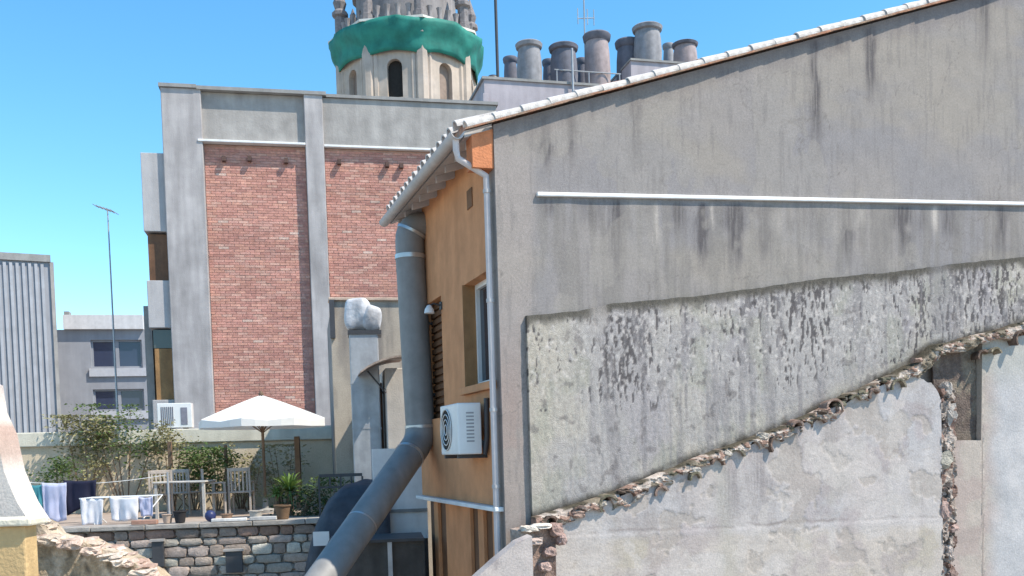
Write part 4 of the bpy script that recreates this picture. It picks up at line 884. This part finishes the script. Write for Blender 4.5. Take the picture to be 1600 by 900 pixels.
# ------------------------------------------------------------------ washing
m_cl = {'teal': (.06, .24, .28), 'white': (.70, .70, .74), 'lilac': (.48, .50, .66), 'navy': (.018, .02, .045)}
def cloth(nm, lb, x0, x1, y0, y1, D, c, seed, cat='laundry', fold=.05, tri=0):
    rnd = random.Random(seed); A = on_ray(x0, y0, D); Bq = on_ray(x1, y0, D); z1 = on_ray((x0 + x1) / 2, y1, D).z; nx, nz = 18, 10; vs = []
    for j in range(nz + 1):
        for i in range(nx + 1):
            u = i / nx; v = j / nz; p = A.lerp(Bq, u + .10 * v * (.5 - u)); hem = z1 + tri * u * (A.z - z1) + .05 * (float(vn(u * 4, seed)) - .5)
            vs.append((p.x, p.y + fold * 1.6 * (float(vn(u * 6.5, v * .8, seed)) - .5) * (.3 + v) + .04 * float(vn(u * 5, v * 3, seed)), p.z * (1 - v) + hem * v - .02 * math.sin(math.pi * u) * (1 - v)))
    o = MB().add(vs, [(j * (nx + 1) + i, j * (nx + 1) + i + 1, (j + 1) * (nx + 1) + i + 1, (j + 1) * (nx + 1) + i) for j in range(nz) for i in range(nx)]).build(nm, mat('cloth_' + c, m_cl[c], rough=.9, var=.1, scale=6, bump=.2, bscale=80, trans=.12), None, smooth=80)
    so_ = o.modifiers.new('thick', 'SOLIDIFY'); so_.thickness = .006
    o['label'] = lb; o['category'] = cat; o['group'] = 'washing on the terrace'; return o
LD = 17.6
cloth('hanging_towel', 'teal towel hanging at the left end of the washing line', 40, 66, 757, 805, LD, 'teal', 3)
cloth('hanging_sheet', 'pale lilac sheet hanging between the teal towel and navy garment', 64, 103, 754, 815, LD - .03, 'lilac', 5)
cloth('hanging_garment', 'dark navy garment hanging on the washing line', 99, 150, 750, 806, LD + .02, 'navy', 9, tri=.35)
pA = on_ray(15, 752, LD); pB = on_ray(262, 742, LD + .4); ln = [pA.lerp(pB, t) - Vector((0, 0, .10 * math.sin(math.pi * t))) for t in np.linspace(0, 1, 14)]
CLN = thing('clothes_line', 'thin washing line strung across the terrace with its end posts', 'clothes line', None, (pA.x, pA.y, ZF))
MB().tube(ln, .006, 5).build('line', m_plastic, CLN)
for p in (pA, pB): MB().tube([(p.x, p.y, ZF), (p.x, p.y, p.z + .05)], .022, 8).build('post', m_galv, CLN)
DR = thing('drying_rack', 'folding white drying rack with washing near the parapet', 'drying rack', None, tuple(on_ray(180, 778, 17.0).xy) + (ZF,))
q0 = on_ray(124, 779, 17.0); q1 = on_ray(238, 775, 17.0)
for k in range(6):
    off = Vector((0, k * .1, 0)); MB().tube([q0 + off, q1 + off], .008, 5).build('bar', m_plastic, DR)
for s_, e_ in ((q0, .25), (q1, -.25)): 
    for yy in (0, .5): MB().tube([s_ + Vector((0, yy, 0)), (s_.x + e_, s_.y + .5 - yy, ZF)], .011, 6).build('leg', m_plastic, DR)
cloth('hanging_sheet', 'white cloth hung at the left end of the drying rack', 124, 160, 778, 822, 16.97, 'white', 21, tri=.0)
cloth('hanging_sheet', 'wide white cloth hung on the middle of the drying rack', 170, 216, 776, 814, 16.96, 'white', 27, fold=.08)
cloth('hanging_towel', 'pale lilac towel at the right end of the drying rack', 216, 238, 776, 806, 16.97, 'lilac', 31)

# ------------------------------------------------------------------ terrace furniture
def chair(lb, cx, D, rot, m):
    p = on_ray(cx, 780, D); T_ = thing('terrace_chair', lb, 'chair', None, (0, 0, 0), 'pale chairs on the terrace'); T_.location = (p.x, p.y, ZF); T_.rotation_euler = (0, 0, rot)
    MB().box(-.22, .22, -.22, .22, .43, .46).build('seat', m, T_, bev=.01)
    for x in (-.2, .2):
        MB().box(x - .018, x + .018, -.21, -.175, 0, .429).build('leg', m, T_); MB().box(x - .018, x + .018, .19, .225, 0, .92).build('leg', m, T_); MB().box(x - .02, x + .02, -.21, .185, .63, .655).build('armrest', m, T_); MB().box(x - .016, x + .016, -.205, -.18, .461, .629).build('arm_post', m, T_)
    MB().box(-.18, .18, .195, .22, .85, .92).build('top_rail', m, T_, bev=.008)
    for i in range(5): x = -.15 + i * .075; MB().box(x - .014, x + .014, .2, .215, .461, .849).build('back_slat', m, T_)
    return T_
ch_m = mat('white_cane', (.42, .36, .31), var=.15, scale=8, streak=.15)
chair('pale armchair at the left of the terrace table', 252, 18.6, R(200), ch_m); chair('pale armchair behind the terrace table', 292, 19.4, R(165), ch_m); chair('pale armchair turned sideways at the right of the terrace table', 335, 18.7, R(110), ch_m); chair('pale armchair under the parasol near its pole', 378, 18.9, R(185), ch_m)
m_tab = mat('off_white_table', (.52, .49, .45), var=.15, scale=5, streak=.2); p = on_ray(290, 778, 18.5); TB = thing('terrace_table', 'off-white terrace table in front of the pale chairs', 'table', None, (p.x, p.y, ZF)); zz = ZF + .70
MB().box(p.x - .5, p.x + .5, p.y - .35, p.y + .35, zz - .03, zz).build('tabletop', m_tab, TB, bev=.008)
for x in (-.45, .45):
    for y in (-.3, .3): MB().box(p.x + x - .025, p.x + x + .025, p.y + y - .025, p.y + y + .025, ZF, zz - .031).build('leg', m_tab, TB)
# things standing on the parapet
zcap = zp + .07
def on_par(x, d=.2): a = P_.a(x, 810); return a
for (x, r_, h_, c, lb, nm) in ((278, .11, .2, (.03, .028, .03), 'black flower pot on the parapet in front of the table', 'flower_pot'), (258, .09, .15, (.45, .34, .27), 'pale clay pot on the parapet left of the black one', 'flower_pot'), (352, .10, .12, (.25, .16, .11), 'brown shallow pot on the parapet right of the blue ball', 'flower_pot'), (398, .12, .16, (.40, .37, .33), 'grey stone pot on the parapet below the pale chair', 'flower_pot'), (440, .14, .24, (.16, .10, .06), 'brown wooden tub on the parapet under the palm bush', 'flower_pot')):
    a = on_par(x); t_ = thing(nm, lb, 'pot', P_, (a, .15, zcap), 'pots along the parapet'); mm = mat('pot_%d' % x, c, var=.2)
    MB().lathe((a, .15, zcap), [(r_ * .7, 0), (r_ * .95, h_ * .85), (r_ * .8, h_ * .86), (r_ * .75, h_ * .6)], 16).build('body', mm, t_, smooth=40); MB().lathe((a, .15, zcap + h_ * .861), [(r_ * .96, 0), (r_ * 1.06, .01), (r_ * 1.06, h_ * .13), (r_ * .85, h_ * .14), (r_ * .8, .0)], 16, closed=False).build('rim', mm, t_, smooth=40)
a = on_par(326); bl = MB().lathe((a, .15, zcap), [(.01, 0), (.05, .01), (.085, .05), (.095, .095), (.085, .14), (.05, .18), (.01, .19)], 16).build('ball', mat('blue_ball', (.03, .04, .12), rough=.4, var=.15, bump=0), None, smooth=80, org=(a, .15, zcap)); solo(bl, P_, 'dark blue ball lying on the parapet', 'ball')
for (x0, x1, h_, c, lb) in ((330, 385, .05, (.62, .60, .58), 'long pale plank lying on the parapet'), (205, 245, .07, (.35, .20, .15), 'row of reddish bricks lying on the parapet'), (390, 432, .06, (.45, .44, .43), 'flat grey slab lying on the parapet right of the pale plank')):
    a0 = on_par(x0); a1 = on_par(x1); o = MB().box(a0, a1, -.02, .10, zcap, zcap + h_).build('parapet_plank', mat('plank_%d' % x0, c, var=.2, scale=6), None, bev=.008, org=((a0 + a1) / 2, .05, zcap)); solo(o, P_, lb, 'plank')
# dark tarpaulin heap with a white label
HF = Frame(545, 820, 14.8, 6); ha0, hz1 = HF.az(482, 762); ha1, hz0 = HF.az(612, 880)
TP = thing('covered_heap', 'dark tarpaulin covered heap with a white label behind the flue pipe', 'heap', HF, ((ha0 + ha1) / 2, .3, hz0 - 1.2)); nx, ny = 26, 14; vs = []
zt_ = curve(HF, [(470, 900), (480, 850), (490, 815), (508, 782), (530, 762), (562, 752), (600, 752), (625, 790)], 0)
for j in range(ny + 1):
    for i in range(nx + 1):
        u = i / nx; v = j / ny; a = ha0 - .12 + (ha1 - ha0 + .12) * u; top = zt_(a); zb_ = hz0 - 1.0
        ang_ = v * math.pi * .5; d = .75 - .8 * math.sin(ang_) ** .7 + .10 * (float(fbm(u * 7, v * 3, 141)) - .5); z = zb_ + (top - zb_) * math.cos(ang_) ** .45 + .10 * (float(fbm(u * 6, v * 5, 143)) - .5)
        vs.append((a, d, z))
MB().add(vs, [(j * (nx + 1) + i, (j + 1) * (nx + 1) + i, (j + 1) * (nx + 1) + i + 1, j * (nx + 1) + i + 1) for j in range(ny) for i in range(nx)]).build('tarpaulin', mat('dark_tarp', (.05, .05, .06), rough=.55, var=.3, scale=5, bump=.4, bscale=12, spec=.3), TP, smooth=60)
a0, z1 = HF.az(489, 831, -.18); a1, z0 = HF.az(515, 852, -.18); MB().box(a0, a1, -.2, -.185, z0, z1).build('label', m_plastic, TP)
MB().box((ha0 + ha1) / 2 - .4, (ha0 + ha1) / 2 + .4, .0, .7, GZ, hz0 - .9).build('stand', m_concd, TP)
# dark railing above the heap
r0_ = HF.az(498, 744, .9); r1_ = HF.az(566, 744, .9); RG = thing('iron_rail', 'dark iron rail above the covered heap', 'railing', HF, (r0_[0], .9, r0_[1] - 1.3)); zr = r0_[1]
MB().box(r0_[0], r1_[0], .88, .92, zr - .02, zr + .03).build('top_bar', m_iron, RG); MB().box(r0_[0], r1_[0], .885, .915, zr - .2, zr - .17).build('lower_bar', m_iron, RG)
for k in range(5): a = r0_[0] + (r1_[0] - r0_[0]) * k / 4; MB().box(a - .015, a + .015, .882, .918, zr - 3.5 if k in (0, 4) else zr - .17, zr - .021).build('upright', m_iron, RG)

# ================================================================== OUTBUILDING between terrace and orange house
O_ = Frame(560, 600, 19.5, 12); OB = thing('stone_outbuilding', 'pale stone outbuilding wall between the brick building and the flue pipe', 'building', O_, (0, 0, GZ))
o0 = O_.a(519, 560); o1 = O_.a(668, 560); zo = O_.z(570, 470)
def ob_tint(PX, PY, A, Z):
    C = base(PX, (.46, .42, .36)); C = mixc(C, (.36, .33, .29), sst(fbm(A * 4, Z * 1.4, 151), .45, .62)); return mixc(C, (.27, .25, .23), streaks(PX, PY, [(536, 470, 600, 6, .8), (605, 470, 600, 5, .6), (590, 480, 640, 9, .7)]))
wall_grid('wall_face', O_, o0, o1, lambda a: GZ, lambda a: zo, 0, .3, .05, ob_tint, m_wall, OB); MB().box(o0, o1, .301, 3, GZ, zo - .2).build('building_core', m_concd, OB)
MB().box(o0 - .03, o1, -.06, .35, zo + .001, zo + .06).build('coping', mat('tan_coping', (.48, .36, .28), var=.2, scale=6), OB, bev=.01)
MB().box(O_.a(516, 520, -.1), O_.a(524, 520, -.1), -.1, -.005, O_.z(520, 528, -.1), O_.z(520, 468, -.1)).build('drain_box', m_iron, OB)
MB().box(O_.a(604, 640, -3), O_.a(634, 640, -3), -3, -.005, GZ, O_.z(617, 575, -3)).build('wing_wall', mat('pale_pier', (.50, .46, .42), var=.15, scale=3, streak=.2), OB, bev=.015)
MB().box(O_.a(588, 660, -2.2), O_.a(604, 660, -3) + .01, -2.2, -2.1, GZ, O_.z(595, 598, -2.2)).build('door_leaf', m_brown, OB)
# rusty canopy
ca, cz = O_.az(563, 583, -3.5); cb, cz2 = O_.az(630, 560, -3.2); CN = thing('tin_canopy', 'small curved rusty tin canopy over the outbuilding door', 'canopy', O_, (ca, -3.2, cz))
b = MB(); pts = [(ca + (cb - ca) * t, cz + (cz2 - cz) * math.sin(t * math.pi * .5) ** .8) for t in np.linspace(0, 1, 7)]; b.prism(pts + [(a, z + .03) for a, z in pts[::-1]], -3.5, -2.5); b.build('sheet', m_rust, CN)
aw = O_.a(604, 640, -3)
for dd in (-3.0, -2.6): MB().tube([(ca + .15, dd, cz + .08), (aw, dd, cz - .3)], .015, 6).build('stay', m_iron, CN)
# galvanised stack with a wrapped cowl
K_ = Frame(568, 600, 17, 8); ka, kz = K_.az(568, 520); KS = thing('vent_stack', 'grey vertical vent stack topped with a white plastic-wrapped cowl', 'stack', K_, (ka + .05, 0, GZ)); wq = 22 * 17 / F
MB().box(ka - wq, ka + wq, -wq, wq, GZ, kz).build('shaft', m_galv, KS, bev=.02)
m_wrap = mat('grubby_wrap', (.55, .55, .57), rough=.6, var=.3, scale=6, bump=.6, bscale=14, streak=.35)
cw = MB(); rr_ = random.Random(2)
cw.rock((ka - .08, 0, kz + .30), .23, .23, .29, None, .34); cowl = cw.build('cowl', m_wrap, KS, smooth=70); ss = cowl.modifiers.new('sub', 'SUBSURF'); ss.levels = 1; ss.render_levels = 2
cw2 = MB(); cw2.rock((ka + .15, -.1, kz + .22), .17, .18, .23, None, .4); c2o = cw2.build('wrapping', m_wrap, KS, smooth=70); ss = c2o.modifiers.new('sub', 'SUBSURF'); ss.levels = 1; ss.render_levels = 2
MB().box(ka - wq - .02, ka + wq + .06, -wq - .02, wq + .02, kz - .06, kz + .015).build('collar', m_iron, KS)
for py in (600, 670): z = K_.z(568, py); MB().box(ka - wq - .008, ka + wq + .008, -wq - .008, wq + .008, z - .012, z + .012).build('seam', m_galv, KS)
# whitewashed wall behind the sloping pipe, with dark base
X_ = Frame(640, 800, 15.2, 10); WW = thing('whitewashed_wall', 'short whitewashed wall piece showing between the sloping pipe and orange house', 'wall', X_, (0, 0, GZ))
xa0 = X_.a(585, 800); xa1 = X_.a(668, 800); zq0 = X_.z(640, 842); zq1 = X_.z(640, 700)
MB().box(xa0, xa1, 0, .3, zq0, zq1).build('upper_face', m_white, WW); MB().box(xa0, xa1, -.03, -.001, X_.z(640, 800), X_.z(640, 795)).build('moulding', m_concd, WW); MB().box(xa0, xa1, .06, .3, GZ, zq0 - .002).build('dark_base', mat('dark_plinth', (.07, .065, .06), var=.3, scale=4), WW)
# dark low shed filling the yard foot
Y_ = Frame(610, 870, 13.5, 8); YS = thing('yard_shed', 'dark low shed corner at the bottom beside the orange house', 'shed', Y_, (0, 0, GZ))
y0 = Y_.a(520, 880); y1 = Y_.a(664, 880); zy = Y_.z(620, 846)
MB().box(y0, y1, 0, .9, GZ, zy).build('wall', mat('shed_dark', (.085, .08, .075), var=.3, scale=3, streak=.3), YS); MB().box(y0 - .05, y1, -.08, .95, zy + .001, zy + .04).build('roof_sheet', m_iron, YS); MB().box(Y_.a(606, 870, -.06), Y_.a(613, 870, -.06), -.06, -.002, GZ, zy).build('post', m_galv, YS)

# ================================================================== FOREGROUND LEFT
L1 = Frame(40, 740, 8.0, 0); LW = thing('whitewashed_gable', 'bright whitewashed stepped wall at the lower left edge', 'wall', L1, (0, 0, GZ))
wall_grid('wall_face', L1, L1.a(-190, 740), L1.a(64, 840), lambda a: GZ, curve(L1, [(-190, 520), (-30, 598), (-24, 640), (-4, 684), (3, 730), (26, 785), (46, 815), (64, 838)], 0, .01, 5), 0, .35, .025,
          lambda PX, PY, A, Z: mixc(mixc(mixc(base(PX, (.70, .66, .62)), (.60, .55, .53), sst(fbm(A * 4, Z * 2, 161), .45, .62)), (.46, .32, .27), (1 - sst(PX, 9, 13)) * sst(PY, 652, 660) * (1 - sst(PY, 706, 716)) * .8), (.56, .52, .5), sst(fbm(A * 7, Z * 3, 165), .55, .66) * .5), m_plaster, LW, disp=lambda A, Z: .015 * (fbm(A * 5, Z * 5, 163) - .5))
a0, z0 = L1.az(-22, 716, -.03); a1, z1 = L1.az(-17, 652, -.03); MB().box(a0, a1, -.03, -.008, z0, z1).build('drain_slot', m_iron, LW)
L2 = Frame(40, 860, 6.0, 0); YP = thing('yellow_pier', 'ochre yellow pier with pale cap at the bottom left corner', 'pier', L2, (0, 0, GZ))
a0 = L2.a(-70, 860); a1 = L2.a(40, 860); zc_ = L2.z(30, 822)
MB().box(a0, a1, 0, .16, GZ, zc_).build('body', mat('ochre_render', (.58, .39, .19), var=.15, scale=6, streak=.2, bump=.4), YP, bev=.012); MB().box(a0 - .02, L2.a(52, 816), -.04, .20, zc_ + .001, zc_ + .05).build('cap', mat('pale_cap', (.64, .57, .45), var=.18, scale=10, bump=.4), YP, bev=.012)
L3 = Frame(160, 870, 6.6, 4); BRW = thing('broken_boundary_wall', 'crumbling tan wall with broken pinkish crest at the lower left', 'wall', L3, (0, 0, GZ))
cpts = [(x_ - 16, y_) for x_, y_ in [(60, 812), (78, 818), (92, 838), (118, 846), (150, 850), (168, 858), (190, 862), (212, 874), (235, 886), (255, 898), (285, 925)]]
def bw_tint(PX, PY, A, Z):
    C = base(PX, (.47, .38, .27)); C = mixc(C, (.36, .30, .22), sst(fbm(A * 5, Z * 5, 171), .45, .62)); C = mixc(C, (.58, .50, .40), sst(fbm(A * 9, Z * 7, 173), .55, .66)); return mixc(C, (.26, .22, .17), sst(fbm(A * 14, Z * 9, 175), .62, .7))
wall_grid('wall_face', L3, L3.a(44, 870), L3.a(270, 900), lambda a: GZ, curve(L3, cpts, 0, .025, 7, 10), 0, .3, .018, bw_tint, m_rubble, BRW, disp=lambda A, Z: .05 * (fbm(A * 6, Z * 6, 177) - .5))
rnd = random.Random(9); x = 50
while x < 260:
    y = np.interp(x, [p[0] for p in cpts], [p[1] for p in cpts]); a, z = L3.az(x, y, .1); c = rnd.choice([(.50, .38, .31), (.44, .32, .26), (.54, .45, .37), (.40, .27, .21), (.46, .37, .29)])
    MB().rock((a, rnd.uniform(.0, .22), z + .0), rnd.uniform(.04, .075), .11, rnd.uniform(.018, .035), c, .3).build('crest_stone', m_rubble, BRW); x += rnd.uniform(5, 10)
